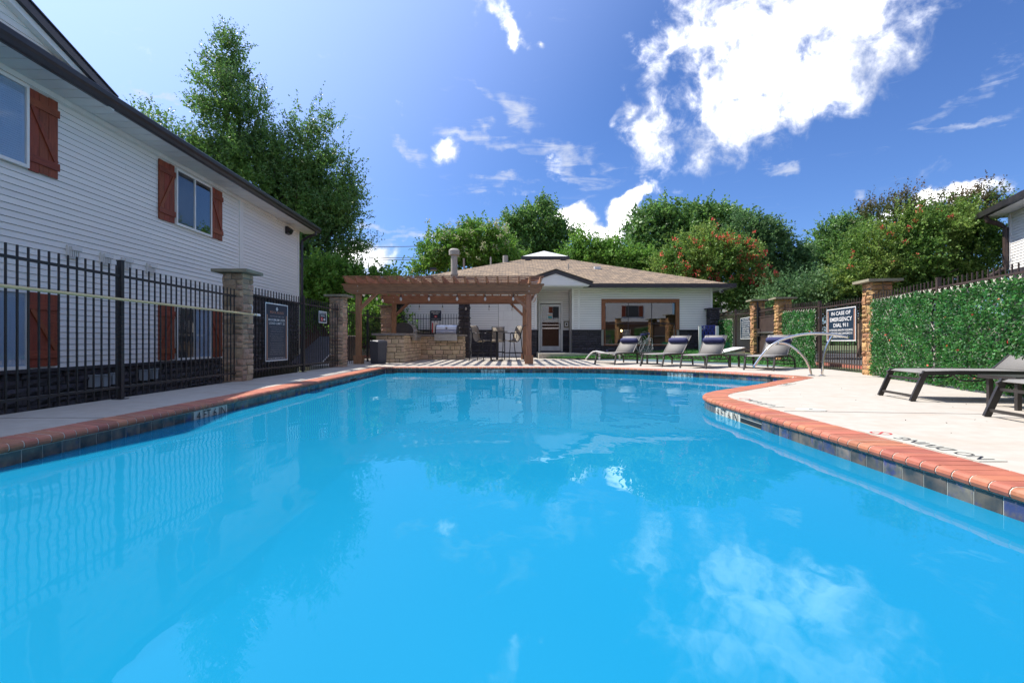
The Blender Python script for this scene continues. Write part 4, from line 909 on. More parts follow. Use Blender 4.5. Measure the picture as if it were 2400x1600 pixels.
box('shower_panel', m_white, CH, -.58, -.012, .02, .80, -.002, WZ)
mb = MB()
for z in np.arange(.4, 2.9, .4): mb.box(-.58, -.014, z, .80, -.0125, z+.003)
for i, z in enumerate(np.arange(.0, 2.8, .4)):
    for x in np.arange(-.38+(i % 2)*.2, .8, .4): mb.box(x, -.014, z+.01, x+.003, -.0125, z+.39)
mb.build('panel_joints', m_mortar, CH)
for x in (RX0-.10, RX1, RX1+.26, 8.62): cb('trim_board', m_white, x, x+.10, YW-.035, YW-.001, 1.16, WZ)
# black stone base
def cstone(x0, x1, z0, z1, y=YW, cuts=None):
    cb('stone_backing', m_ink, x0, x1, y-.012, y-.004, z0, z1) if not cuts else None
    stone_face(CH, Matrix.Translation((x0, y-YW-.012, 0)), x1-x0, z0, z1, RK_blk, .09, .19, .16, .44, depth=.035, gap=.012, cuts=cuts)
cstone(-1.75, -.58, -.05, 1.14); cstone(RX0-.45+.15, RX0, -.05, 1.14); cstone(RX0, 1.19, .15, 1.14, YR); cstone(2.30, RX1, .15, 1.14, YR); cstone(RX1, wx0, -.05, 1.14); cstone(wx1, 8.72, -.02, 1.14); cstone(wx0, wx1, -.02, .50)
for a in ((-5.1, -.58, YW), (RX0-.30, RX0+.02, YW), (RX1-.02, wx0, YW), (wx1, 8.74, YW), (RX0, 1.19, YR), (2.30, RX1, YR)): cb('stone_cap', m_black_stone, a[0], a[1], a[2]-.07, a[2]-.003, 1.14, 1.185)
# roof
ez = 3.09; H0 = [(-5.76, 21.7), (9.42, 21.7), (9.42, 36.9), (-5.76, 36.9)]; T0 = [(.61, 28.07), (3.05, 28.07), (3.05, 30.5), (.61, 30.5)]; tz = 5.18
me = bpy.data.meshes.new('roof'); vs = [(x, y-YW, ez) for x, y in H0]+[(x, y-YW, tz) for x, y in T0]+[(x, y-YW, ez-.04) for x, y in H0]; fs = [(0, 1, 5, 4), (1, 2, 6, 5), (2, 3, 7, 6), (3, 0, 4, 7), (4, 5, 6, 7), (8, 9, 1, 0), (9, 10, 2, 1), (10, 11, 3, 2), (11, 8, 0, 3)]
me.from_pydata(vs, [], fs); me.materials.append(m_shingle)
uvl = me.uv_layers.new(name='UVMap')
for p in me.polygons:
    n = p.normal; up = Vector((0, 0, 1)); t_ = up.cross(n); t_ = t_.normalized() if t_.length > .01 else Vector((1, 0, 0)); b_ = n.cross(t_)
    for li in p.loop_indices: co = me.vertices[me.loops[li].vertex_index].co; uvl.data[li].uv = (co.dot(t_), co.dot(b_))
roof = link('roof', me, CH)
for o_ in [o for o in bpy.data.objects if o.name.split('.')[0] in ('roof', 'gable_roof') and o is not roof]:
    m2 = o_.data; uvl = m2.uv_layers.new(name='UVMap')
    for p in m2.polygons:
        n = p.normal; t_ = Vector((0, 0, 1)).cross(n); t_ = t_.normalized() if t_.length > .01 else Vector((1, 0, 0)); b_ = n.cross(t_)
        for li in p.loop_indices: co = m2.vertices[m2.loops[li].vertex_index].co; uvl.data[li].uv = (co.dot(t_), co.dot(b_))
cb('ceiling', m_soffit, -5.7, 9.36, 21.78, 36.8, WZ+.0, WZ+.02)
for a in ((-5.7, RX0-.35, 21.73, 22.29), (RX1+.1, 9.36, 21.73, 22.29)): cb('soffit', m_soffit, a[0], a[1], a[2], a[3], WZ-.012, WZ-.002)
for a in ((-5.8, RX0-.52, 21.60, 21.73, WZ-.03, ez+.03), (3.02, 9.48, 21.60, 21.73, WZ-.03, ez+.03)): cb('gutter', m_gutter, *a)
cb('gutter', m_gutter, 9.36, 9.48, 21.73, 36.8, WZ-.03, ez+.03)
# entrance gable
ax, az, gy = 1.82, 3.66, 21.25; hw = 1.52; sl = .335
for sg in (-1, 1):
    A = [(ax, az), (ax+sg*hw, az-hw*sl), (ax+sg*hw, az-hw*sl-.17), (ax, az-.17)]; MB().prism(A if sg > 0 else A[::-1], gy-YW-.02, gy-YW+.10).build('rake_board', m_gutter, CH)
    vs = [(ax, gy-.06-YW, az+.02), (ax+sg*(hw+.05), gy-.06-YW, az-(hw+.05)*sl+.02), (ax+sg*(hw+.05), 24.2-YW, az-(hw+.05)*sl+.02), (ax, 24.2-YW, az+.02)]; MB().add(vs, [(0, 1, 2, 3) if sg > 0 else (3, 2, 1, 0)]).add([(a, b, c-.04) for a, b, c in vs], [(3, 2, 1, 0) if sg > 0 else (0, 1, 2, 3)]).build('gable_roof_slope', mat('shingle edge', (.30, .21, .15), (.2, .15, .11), 9, .9) if 'SE' not in globals() else SE, CH); SE = CH.children[-1].data.materials[0]
ww = hw-.12; MB().prism([(ax-ww, az-.17-ww*sl), (ax+ww, az-.17-ww*sl), (ax, az-.17)], gy-YW+.02, gy-YW+.9).build('pediment', m_white, CH)
mb = MB()
for i in range(5):
    z = az-.17-ww*sl+i*.1016; w_ = (az-.17-z)/sl-.03
    if w_ > .1: mb.add([(ax-w_, gy-YW+.004, z), (ax+w_, gy-YW+.004, z), (ax+w_-.3, gy-YW+.019, z+.1), (ax-w_+.3, gy-YW+.019, z+.1)], [(0, 1, 2, 3)])
mb.build('pediment_boards', m_siding, CH)['kind'] = 'stuff'
cb('frieze', m_white, RX0-.75, RX1+.62, gy+.02, YW-.001, WZ+.02, az-.17-ww*sl+.01)
cb('porch_soffit', m_soffit, RX0-.7, RX1+.58, gy+.04, YR, WZ-.005, WZ+.018)
# skylight and roof furniture
sk = MB().add([(.55, 28.0-YW, 5.32), (3.11, 28.0-YW, 5.32), (3.11, 30.56-YW, 5.32), (.55, 30.56-YW, 5.32), (1.83, 29.28-YW, 5.84)], [(0, 1, 4), (1, 2, 4), (2, 3, 4), (3, 0, 4), (3, 2, 1, 0)]).build('skylight_dome', m_plastic, CH)
cb('skylight_kerb', m_gutter, .50, 3.16, 27.95, 30.6, 5.16, 5.32)
for x in (.85, 2.75): cb('roof_vent', m_gutter, x-.14, x+.14, 27.6, 27.85, 5.05, 5.20)
def rp(x, y): return ez+(y-21.7)*.329
cb('roof_vent', m_plastic, 4.05, 4.35, 25.1, 25.4, rp(4, 25.1), rp(4, 25.1)+.14); cb('roof_vent', m_gutter, -4.0, -3.7, 24.9, 25.2, rp(0, 24.9), rp(0, 24.9)+.12)
for x, y, r, h in ((-2.4, 25.6, .045, .45), (-1.1, 26.6, .04, .35), (2.75, 25.0, .025, .28)): MB().tube([(x, y-YW, rp(x, y)-.1), (x, y-YW, rp(x, y)+h)], r, 8).build('vent_pipe', mat('weathered vent metal', (.34, .27, .22), (.25, .20, .17), 6, .6) if 'VM' not in globals() else VM, CH); VM = CH.children[-1].data.materials[0]
MB().tube([(-.35, 27.2-YW, rp(0, 27.2)-.1), (-.35, 27.2-YW, rp(0, 27.2)+.32)], .14, 12).build('vent_pipe', VM, CH)
fx, fy = -2.62, 23.2
MB().tube([(fx, fy-YW, rp(0, fy)-.2), (fx, fy-YW, rp(0, fy)+.10), (fx, fy-YW, 4.55)], [.22, .15, .145], 16).build('flue_pipe', VM, CH)
MB().tube([(fx, fy-YW, 4.55), (fx, fy-YW, 4.58), (fx, fy-YW, 4.78), (fx, fy-YW, 4.86)], [.17, .235, .245, .16], 16).build('flue_cap', VM, CH)
MB().tube([(fx, fy-YW, rp(0, fy)+.10), (fx, fy-YW, rp(0, fy)+.15)], .185, 16).build('flue_collar', VM, CH)
# big window
wd = cb('window', m_wframe_x, wx0-.0, wx1+.0, YW-.05, YW-.004, wz1-.17, wz1)
cb('casing', m_wframe_z, wx0, wx0+.17, YW-.05, YW-.004, 1.19, wz1-.17, parent=CH); cb('casing', m_wframe_z, wx1-.17, wx1, YW-.05, YW-.004, 1.19, wz1-.17)
cb('sill', m_wframe_x, wx0+.1, wx1-.1, YW-.06, YW+.02, wz0-.02, wz0+.03)
for x in (wx0+.14, wx1-.17): cb('inner_jamb', m_wframe_z, x, x+.03, YW-.045, YW+.02, wz0+.03, 1.19)
mx = [wx0+.17, wx0+1.18, wx0+2.20, wx1-.17]
for i in range(3):
    for z0_, z1_ in ((wz0+.03, 1.44), (1.46, wz1-.17)): cb('pane', m_glass, mx[i]+.012, mx[i+1]-.012, YW+.03, YW+.036, z0_, z1_)
for x in mx[1:3]: cb('mullion', m_gutter, x-.013, x+.013, YW+.015, YW+.05, wz0+.03, wz1-.17)
cb('transom', m_gutter, mx[0], mx[3], YW+.015, YW+.05, 1.435, 1.465)
# rooms behind the glass
cb('room_floor', m_darkroom, RX1+.1, 8.5, YW+.2, 26.5, .1, .14); cb('room_back', m_darkroom, RX1+.1, 8.5, 26.5, 26.6, 0, WZ); cb('room_side', m_darkroom, RX1+.12, RX1+.18, YW+.2, 26.5, 0, WZ)
cb('hall_floor', m_wframe_x, RX0-.1, RX1+.1, YR+.15, 27, .15, .2); cb('hall_back', m_darkroom, RX0-.1, RX1+.1, 27, 27.1, 0, WZ); cb('hall_side', m_darkroom, RX0-.1, RX0, YR+.15, 27, 0, WZ)
sf = empty('sofa', (6.05-.35, 24.3, .14), 0, 'dark blue sofa seen through the clubhouse window', 'sofa')
MB().box(-.8, -.4, .12, .8, .4, .42).build('seat', m_sofa, sf); MB().box(-.8, .25, .42, .8, .45, .82).build('backrest', m_sofa, sf)
for x in (-.92, .80): box('arm', m_sofa, sf, x, -.4, .1, x+.12, .45, .6)
pl = MB(); pl.prism([(-.25, 0), (.25, 0), (.27, .34), (0, .31), (-.27, .34)], -.06, .06); tag(pl.build('cushion', m_plastic, None, loc=(5.55, 24.42, .58)), 'white cushion on the sofa behind the clubhouse window', 'cushion')
lm = empty('table_lamp', (5.45, 25.5, .9), 0, 'small lit lamp glowing inside the clubhouse', 'lamp')
me_ = bpy.data.materials.new('warm lamp glow'); me_.use_nodes = True; pb = me_.node_tree.nodes['Principled BSDF']; pb.inputs['Emission Color'].default_value = (1, .62, .25, 1); pb.inputs['Emission Strength'].default_value = 9
MB().tube([(0, 0, 0), (0, 0, .25)], [.06, .02], 8).build('stand', m_char, lm); MB().tube([(0, 0, .25), (0, 0, .31), (0, 0, .36)], [.03, .05, .02], 8).build('lamp_bulb', me_, lm)
# door
dr = empty('door', (1.75, YR-YW, .2), 0, parent=CH)
def db(name, m, *a, parent=None): return box(name, m, parent or dr, *a)
fw = .55
for a in ((-fw, -fw+.07, 0, 2.30), (fw-.07, fw, 0, 2.30)): db('frame', m_white, a[0], -.10, a[2], a[1], .02, a[3])
db('frame', m_white, -fw+.07, -.10, 2.20, fw-.07, .02, 2.30)
for a in ((-.46, -.38, .05, 2.16), (.38, .46, .05, 2.16)): db('stile', m_plastic, a[0], -.05, a[2], a[1], -.01, a[3])
for a in ((.05, .26), (2.06, 2.16)): db('door_rail', m_plastic, -.38, -.05, a[0], .38, -.01, a[1])
db('push_bar', m_chrome, -.38, -.09, 1.04, .40, -.06, 1.10); db('push_bar', m_chrome, -.38, -.09, 1.20, .40, -.07, 1.235)
MB().tube([(.40, -.06, 1.30), (.43, -.12, 1.27), (.43, -.12, 1.03), (.40, -.06, 1.0)], .014, 6).build('handle', m_chrome, dr)
db('pane', m_glass, -.38, -.034, .26, .38, -.028, 2.06)
nt = db('notice', m_signwhite, -.13, -.037, 1.47, .09, -.0355, 1.76); text('POOL', m_ink, nt, (-.02, -.038, 1.74), (1, 0, 0), (0, 0, 1), .12, .014)
box('notice_band', mat('teal print', (.05, .35, .40), None, 4, .6), nt, -.11, -.0382, 1.52, .07, -.0375, 1.62); box('notice_band', mat('orange print', (.65, .30, .10), None, 4, .6), nt, -.11, -.0382, 1.655, .07, -.0375, 1.685); box('notice_band', mat('sand print', (.6, .5, .25), None, 4, .6), nt, -.11, -.0382, 1.485, .07, -.0375, 1.515)
# step, ramp, mat
stp = MB().box(RX0-.02, 20.15, -.05, 2.35, YR, .195)
stp.add([(2.35, 20.15, -.05), (5.6, 20.9, -.05), (5.6, 22.28, -.05), (2.35, 22.28, -.05), (2.35, 20.15, .195), (5.6, 20.9, .05), (5.6, 22.28, .05), (2.35, 22.28, .195)], [(4, 5, 6, 7), (0, 1, 5, 4), (1, 2, 6, 5), (2, 3, 7, 6)])
tag(stp.build('entrance_step', m_concrete), kind='structure')
tag(box('door_mat', m_navy, None, 1.28, 22.4, .196, 2.25, 23.15, .212), 'navy door mat in front of the clubhouse glass door', 'door mat')
kb = tag(box('keypad_box', m_cap, None, 2.36, YR-.07, 1.30, 2.58, YR-.02, 1.60), 'beige entry keypad on the wall right of the glass door', 'keypad'); box('keypad_face', m_plastic, kb, 2.40, YR-.085, 1.36, 2.54, YR-.0705, 1.54); box('keypad_screen', m_ink, kb, 2.44, YR-.09, 1.40, 2.50, YR-.0855, 1.50)
sc_ = empty('security_camera', (8.95, 21.95, WZ-.02), 0, 'white security camera under the right corner of the clubhouse eave', 'camera'); box('bracket', m_plastic, sc_, -.03, -.05, -.06, .03, .05, 0); MB().tube([(.0, .05, -.11), (-.04, -.22, -.16)], .065, 10).build('body', m_plastic, sc_); MB().tube([(-.04, -.22, -.16), (-.042, -.235, -.163)], .05, 10).build('lens', m_ink, sc_)
shw = empty('outdoor_shower', (.0, YW-.02, 2.05), 0, 'chrome outdoor shower head on the white panel', 'shower'); MB().tube([(0, 0, .06), (0, -.10, .10), (.01, -.18, .05)], .014, 6).build('arm', m_chrome, shw); MB().tube([(.01, -.18, .05), (.02, -.22, -.01)], [.02, .05], 10).build('nozzle', m_chrome, shw)
tag(MB().tube([(.58, YW-.06, .92), (.58, YW-.015, .92)], .035, 10).build('shower_valve', m_rubber), 'small dark shower valve button on the white panel', 'valve')
# black stone piers beside the clubhouse
pillar('dark_pier', 8.45, 21.85, 0, .1, 'black painted stone pier at the right corner of the clubhouse', RK_blk, w=.42, h=1.95, group='black stone piers by the clubhouse', capw=.56, mort=m_ink, capm=m_black_stone)
pillar('dark_pier', -4.98, 21.2, 0, 0, 'black stone pier at the left end of the white clubhouse wall', RK_blk, w=.42, h=2.2, group='black stone piers by the clubhouse', capw=.56, mort=m_ink, capm=m_black_stone)
pillar('dark_pier', -2.12, 20.35, 0, 0, 'black stone pier right of the barbecue counter', RK_blk, w=.42, h=2.25, group='black stone piers by the clubhouse', capw=.56, mort=m_ink, capm=m_black_stone)
fence('picket_fence', (-4.55, 21.0), (-2.1, 20.7), 'black picket fence between the two dark piers behind the grills', h=1.78, top_rail=1.60, bot_rail=.9, posts=(1.25,), post_h=1.88, sp=.115)
tag(box('low_wall', m_black_stone, None, -4.55, 20.9, 0, -2.1, 21.0, 1.02), 'low black wall panel under the picket fence behind the grills', 'wall panel')

# ================================================================ PERGOLA
PG = empty('pergola', (-2.0, 16.9, 0), 0, 'brown cedar pergola with scroll ended beams over the barbecue patio', 'pergola')
PO = Vector((-2.0, 16.9, 0)); yf, yb = 15.3, 19.3; xl, xr = -4.52, .50
def pb_(name, m, x0, x1, y0, y1, z0, z1): return box(name, m, PG, x0-PO.x, y0-PO.y, z0, x1-PO.x, y1-PO.y, z1)
for y in (yf, yb):
    for x in ((-4.58, .505) if y == yf else (-4.44, .47)):
        pb_('post', m_wood_z, x-.075, x+.075, y-.075, y+.075, 0, 2.40); pb_('post_base', m_wood_z, x-.125, x+.125, y-.125, y+.125, .002, .26)
        sx = 1 if x < 0 else -1; MB().bar((x+sx*.06-PO.x, y-PO.y, 1.66), (x+sx*.56-PO.x, y-PO.y, 2.14), .085, .13, up=(0, 1, 0)).build('brace', m_wood_x, PG)
def scroll(x0, x1, z0, z1):
    h = z1-z0; n = 8; r = h*.72; pts = [(x0, z1), (x0, z1-h*.16), (x0+.05, z1-h*.16)]
    for i in range(n+1): a = math.pi/2*i/n; pts.append((x0+.05+r*.9*(1-math.cos(a))*.95, z1-h*.2-r*math.sin(a)))
    pts += [(x0+.05+r, z0)]
    m = [(x1-(p[0]-x0), p[1]) for p in pts][::-1]; return pts+m
for y, z0, z1, x0, x1 in ((yf, 2.085, 2.385, -5.06, .955), (yb, 2.085, 2.385, -4.98, .96)):
    for dy in (-.115, .078): MB().prism([(a-PO.x, b) for a, b in scroll(x0, x1, z0, z1)], y+dy-PO.y, y+dy+.04-PO.y).build('beam', m_wood_x, PG)
    for x in ((-4.58, .505) if y == yf else (-4.44, .47)):
        for zz in (2.16, 2.31): MB().tube([(x-PO.x, y-.122-PO.y, zz), (x-PO.x, y-.115-PO.y, zz)], .016, 8).build('bolt', m_steel, PG)
pr = [(-.62, 2.545), (-.60, 2.50), (-.55, 2.495), (-.50, 2.44), (-.42, 2.395), (-.38, 2.388)]
poly = [(p[0]+yf, p[1]) for p in pr]+[(yb+.38, 2.388), (yb+.42, 2.395), (yb+.5, 2.44), (yb+.55, 2.495), (yb+.62, 2.545)]
rm = MB().prism([(a-PO.y, b) for a, b in poly], -.02, .02, 'x').mesh('rafter', m_wood_y)
NR = 19
for i in range(NR): link('rafter', rm, PG, (-4.83-PO.x+i*(.83+4.83)/(NR-1), 0, 0))
for i, y in enumerate(np.linspace(yf-.40, yb+.45, 13)): pb_('purlin', m_wood_x, -4.93, .93, y-.016, y+.016, 2.546, 2.578)
def lights(label, a, b, n, sag, z):
    t = empty('string_light', (a[0], a[1], z), 0, label, 'string lights', 'bulb strings on the pergola'); pts = []
    for i in range(n*4+1):
        f = i/(n*4); pts.append((f*(b[0]-a[0]), f*(b[1]-a[1]), -sag*abs(math.sin(math.pi*f*n))*.3))
    MB().tube(pts, .006, 4).build('cable', m_rubber, t)
    for i in range(n):
        f = (i+.5)/n; x, y, zz = f*(b[0]-a[0]), f*(b[1]-a[1]), -sag*.3
        MB().tube([(x, y, zz), (x, y, zz-.10)], .005, 4).build('drop_wire', m_rubber, t); MB().tube([(x, y, zz-.09), (x, y, zz-.15)], .018, 8).build('socket', m_rubber, t)
        MB().tube([(x, y, zz-.15), (x, y, zz-.17), (x, y, zz-.205), (x, y, zz-.245), (x, y, zz-.262)], [.014, .026, .040, .027, .004], 10).build('bulb', m_bulb, t, smooth=True)
lights('bulb string along the front beam of the pergola', (-3.7, yf-.16), (.45, yf-.16), 5, .02, 2.135)
lights('bulb string on the back beam of the pergola', (-3.9, yb-.16), (.45, yb-.16), 5, .02, 2.10)
lights('bulb string on the right side of the pergola', (.72, yf-.1), (.72, yb-.1), 5, .05, 2.28)
lights('bulb string on the left side of the pergola', (-4.75, yf-.1), (-4.75, yb-.1), 5, .05, 2.38)

# ================================================================ BARBECUE
bq = empty('barbecue_counter', (-3.4, 16.2, 0), 0, 'L shaped cream limestone barbecue counter with a grey slab top', 'counter')
bx = lambda n, m, x0, x1, y0, y1, z0, z1: box(n, m, bq, x0+3.4, y0-16.2, z0, x1+3.4, y1-16.2, z1)
bx('core', m_limemortar, -4.28, -3.42, 16.22, 19.9, 0, .86); bx('core', m_limemortar, -3.62, -1.83, 19.13, 19.9, 0, .86)
T = Matrix.Translation
stone_face(bq, T((-4.31+3.4, .02, 0)), .91, 0, .86, RK_lime, .09, .20, .14, .38, depth=.03, gap=.014, split=.8)
stone_face(bq, T((-3.42+3.4, 0, 0)) @ Matrix.Rotation(R(90), 4, 'Z'), 2.93, 0, .86, RK_lime, .09, .20, .14, .38, depth=.03, gap=.014, split=.8)
stone_face(bq, T((-3.42+3.4, 19.13-16.2, 0)), 1.60, 0, .86, RK_lime, .09, .19, .13, .38, depth=.03, gap=.014, split=.8)
stone_face(bq, T((-1.83+3.4, 19.13-16.2, 0)) @ Matrix.Rotation(R(90), 4, 'Z'), .77, 0, .86, RK_lime, .09, .20, .14, .38, depth=.03, gap=.014, split=.8)
bx('countertop', m_counter, -4.42, -3.34, 16.1, 19.95, .862, .93); bx('countertop', m_counter, -3.34, -1.74, 19.05, 19.95, .862, .93)
def grill(x, y, rz, label):
    g = empty('gas_grill', (x, y, 0), rz, label, 'grill', 'stainless grills built into the counter')
    MB().prism([(-.36, .93), (-.36, .72), (-.30, .70), (.25, .70), (.25, .93)], -.39, .39, 'x').build('drip_front', m_steel, g) if False else None
    box('control_panel', m_steel, g, -.42, -.40, .70, .42, -.26, .93); box('firebox', m_steel, g, -.40, -.26, .80, .40, .28, .945); box('front_lip', m_chrome, g, -.425, -.42, .92, .425, -.25, .945)
    pr = [(-.27, .95), (-.30, 1.02), (-.27, 1.13), (-.20, 1.22), (-.10, 1.28), (.04, 1.30), (.22, 1.27), (.27, 1.15), (.27, .95)]
    MB().prism(pr, -.375, .375, 'x').build('hood', m_steel, g)
    for sx in (-1, 1): MB().prism([(p[0]*1.02, .95+(p[1]-.95)*1.03) for p in pr], sx*.40-.024, sx*.40+.024, 'x').build('hood_side', m_char, g); 
    MB().tube([(-.34, -.36, 1.03), (.34, -.36, 1.03)], .016, 8).build('handle', m_chrome, g)
    for sx in (-.31, .31): MB().tube([(sx, -.36, 1.03), (sx, -.29, 1.03)], .012, 6).build('handle_bracket', m_chrome, g)
    for sx in (-.25, 0, .25): MB().tube([(sx, -.44, .82), (sx, -.40, .82)], .028, 10).build('knob', m_steel, g)
    MB().tube([(0, -.26, 1.20), (0, -.275, 1.21)], .035, 12).build('thermometer', m_plastic, g)
    return g
grill(-2.45, 19.33, 0, 'stainless grill facing the pool at the back of the counter'); grill(-3.62, 17.65, R(90), 'stainless grill seen side on at the left of the counter')
sg = sign('emergency_phone_sign', (-3.28, 20.55), (-2.84, 20.55), 1.50, 1.91, 'square navy EMERGENCY PHONE sign above the right grill', [('EMERGENCY', .84, .82, .13, W_), ('PHONE', .68, .48, .12, W_), ('CALL 911', .20, .8, .06, P_), ('FOR HELP', .11, .7, .06, P_)], frame=0)
MB().box(.17, -.012, .13, .27, -.0085, .21).build('phone_panel', m_red, sg); MB().tube([(.195, -.013, .19), (.21, -.013, .155), (.245, -.013, .145)], .008, 5).build('handset_symbol', W_, sg)
pbx = tag(box('phone_box', m_plastic, None, -3.22, 20.62, 1.02, -2.98, 20.72, 1.42), 'white emergency phone box on the fence left of the right grill', 'phone box'); box('red_stripe', m_red, pbx, -3.22, 20.6, 1.02, -3.18, 20.618, 1.42)
tb = empty('rubbish_bin', (-4.03, 15.45, 0), R(12), 'dark grey hexagonal rubbish bin beside the front left pergola post', 'bin')
hexa = lambda r, z: [(r*math.cos(R(60*i+30)), r*math.sin(R(60*i+30)), z) for i in range(6)]
def loft(rings, m, name, parent):
    mb = MB(); k = len(rings[0]); [mb.v.extend(r) for r in rings]
    for j in range(len(rings)-1): mb.f += [(j*k+i, j*k+(i+1) % k, (j+1)*k+(i+1) % k, (j+1)*k+i) for i in range(k)]
    mb.f += [tuple(range(k))[::-1], tuple((len(rings)-1)*k+i for i in range(k))]; return mb.build(name, m, parent)
loft([hexa(.245, .01), hexa(.265, .10), hexa(.285, .54)], m_bin, 'body', tb); loft([hexa(.298, .54), hexa(.30, .66), hexa(.26, .70), hexa(.15, .715)], m_bin, 'lid', tb)
# bar table and stools
bt = empty('bar_table', (-.52, 17.8, 0), 0, 'round black bar height table under the pergola', 'table')
MB().tube([(0, 0, 1.0), (0, 0, 1.025)], .37, 28).build('tabletop', m_blackmetal, bt); MB().tube([(0, 0, .02), (0, 0, 1.0)], .04, 10).build('pedestal', m_blackmetal, bt)
for a in range(4): MB().bar((0, 0, .03), (.30*math.cos(R(45+90*a)), .30*math.sin(R(45+90*a)), .015), .05, .025).build('foot', m_blackmetal, bt)
def stool():
    s_ = empty('bar_stool', (0, 0, 0), 0); # faces +x
    for sy in (-.25, .25):
        k = .96 if sy < 0 else 1
        MB().tube([(.26, sy, 0), (.22, sy, .45), (.20, sy, .95), (.18, sy, .965), (-.20, sy, .95)], .014, 6).build('front_leg', m_blackmetal, s_)
        MB().tube([(-.34, sy, 0), (-.26, sy, .35), (-.19, sy, .95)], .015, 6).build('rear_leg', m_blackmetal, s_)
        MB().tube([(.24, sy*.9, .68), (.20, sy*.9, .715), (.05, sy*.9, .70), (-.06, sy*.9, .655), (-.13, sy*.9, .68), (-.20, sy*.9, .80), (-.26, sy*.9, 1.05), (-.30, sy*.9, 1.17), (-.36, sy*.9, 1.215), (-.42, sy*.9, 1.22)], .014, 6).build('seat_rail', m_blackmetal, s_)
        MB().bar((.24, sy, .28), (-.27, sy, .28), .02, .03).build('stretcher', m_blackmetal, s_)
    MB().bar((.24, -.25, .28), (.24, .25, .28), .03, .02).build('foot_bar', m_blackmetal, s_); MB().bar((-.27, -.25, .29), (-.27, .25, .29), .02, .02).build('cross_bar', m_blackmetal, s_)
    MB().strip([(.23, .69), (.19, .71), (.05, .695), (-.06, .65), (-.13, .675), (-.20, .80), (-.26, 1.05), (-.30, 1.16), (-.36, 1.205), (-.41, 1.21)], -.215, .215, .006).build('sling', m_slingtan, s_, smooth=True)
    return s_
s0_ = stool()
for i, (x, y, a, lb) in enumerate(((-1.05, 17.55, -30, 'tan sling bar stool on the left of the bar table, facing right'), (-.0, 17.55, 210, 'tan sling bar stool on the right of the bar table, facing left'), (-.52, 18.75, -90, 'bar stool behind the bar table with sun stripes on its back'))):
    o = s0_ if i == 0 else copy_tree(s0_); o.location = (x, y, 0); o.rotation_euler = (0, 0, R(a)); tag(o, lb, 'bar stool', 'bar stools round the table')

# ================================================================ LOUNGERS
def lounger(white=False):
    L = empty('sun_lounger'); m = m_char; w = .315
    rail = [(.06, .285), (.12, .315), (.45, .325), (.90, .325), (1.25, .32), (1.48, .29), (1.68, .22), (1.78, .17)]
    for sy in (-w, w):
        mb = MB()
        for i in range(len(rail)-1): mb.bar((rail[i][0], sy, rail[i][1]), (rail[i+1][0]+.004, sy, rail[i+1][1]), .028, .045)
        mb.build('side_rail', m, L)
        MB().bar((-.02, sy*1.02, 0), (.12, sy*1.02, .335), .028, .055, up=(1, 0, 0)).build('leg', m, L)
        MB().bar((1.76, sy*1.02, 0), (1.745, sy*1.02, .20), .028, .05, up=(1, 0, 0)).build('leg', m, L)
        MB().bar((1.20, sy*.93, .335), (1.72, sy*.93, .83), .022, .03).build('back_rail', m, L)
        for x0 in (.42, .92): MB().tube([(x0, sy*.9, .30), (x0+.04, sy*.9, .25), (x0+.10, sy*.9, .235), (x0+.26, sy*.9, .235), (x0+.32, sy*.9, .25), (x0+.36, sy*.9, .30)], .010, 5).build('hook', m, L)
    MB().bar((.005, -w, .06), (.005, w, .06), .022, .026).build('cross_bar', m, L); MB().bar((.085, -w, .245), (.085, w, .245), .022, .026).build('cross_bar', m, L)
    MB().bar((1.745, -w, .10), (1.745, w, .10), .022, .026).build('cross_bar', m, L); MB().bar((1.76, -w, .19), (1.76, w, .19), .022, .026).build('cross_bar', m, L)
    MB().bar((1.71, -w*.93, .825), (1.71, w*.93, .825), .03, .024).build('top_bar', m, L)
    MB().tube([(1.35, -w*.9, .47), (1.55, -w*.9, .27)], .009, 5).tube([(1.35, w*.9, .47), (1.55, w*.9, .27)], .009, 5).build('prop_stay', m, L)
    MB().strip([(.09, .318), (.14, .338), (.5, .343), (1.1, .345), (1.22, .348)], -w+.012, w-.012, .006).build('seat_sling', m_sling, L, smooth=True)
    MB().strip([(1.205, .35), (1.45, .585), (1.70, .835), (1.72, .842)], -w*.93+.005, w*.93-.005, .006).build('back_sling', m_sling, L, smooth=True)
    pl = MB(); c = Vector((1.50, 0, .70)); pts = [(c.x, y, c.z) for y in (-.285, -.28, -.255, -.2, 0, .2, .255, .28, .285)]
    rr = [.01, .045, .068, .078, .08, .078, .068, .045, .01]; 
    p_ = pl.tube(pts, rr, 16).build('headrest', m_navy, L, smooth=True)
    MB().tube([(1.52, .22, .74), (1.66, .22, .845), (1.72, .22, .86), (1.71, .22, .80), (1.58, .22, .66)], .006, 4).tube([(1.52, -.22, .74), (1.66, -.22, .845), (1.72, -.22, .86), (1.71, -.22, .80), (1.58, -.22, .66)], .006, 4).build('strap', m_navy, p_)
    return L
base = lounger()
spots = [(2.68, 14.80, 50, 'grey sling lounger beside the hose reel, first from the clubhouse step'), (3.74, 13.74, 45, 'grey sling lounger second in the row, right of the small side table'),
         (4.50, 12.73, 50, 'grey sling lounger third in the row, in front of the green tub'), (5.71, 11.86, 47, 'grey sling lounger behind the curved steel grab rail'),
         (4.54, 6.04, -9, 'nearest full view lounger by the long ivy screen'), (4.20, 4.24, -8, 'lounger cut off by the right edge, closest of all')]
for i, (x, y, a, lb) in enumerate(spots):
    o = base if i == 0 else copy_tree(base); o.location = (x, y, 0); o.rotation_euler = (0, 0, R(a)); tag(o, lb, 'lounger', 'grey sling sun loungers')
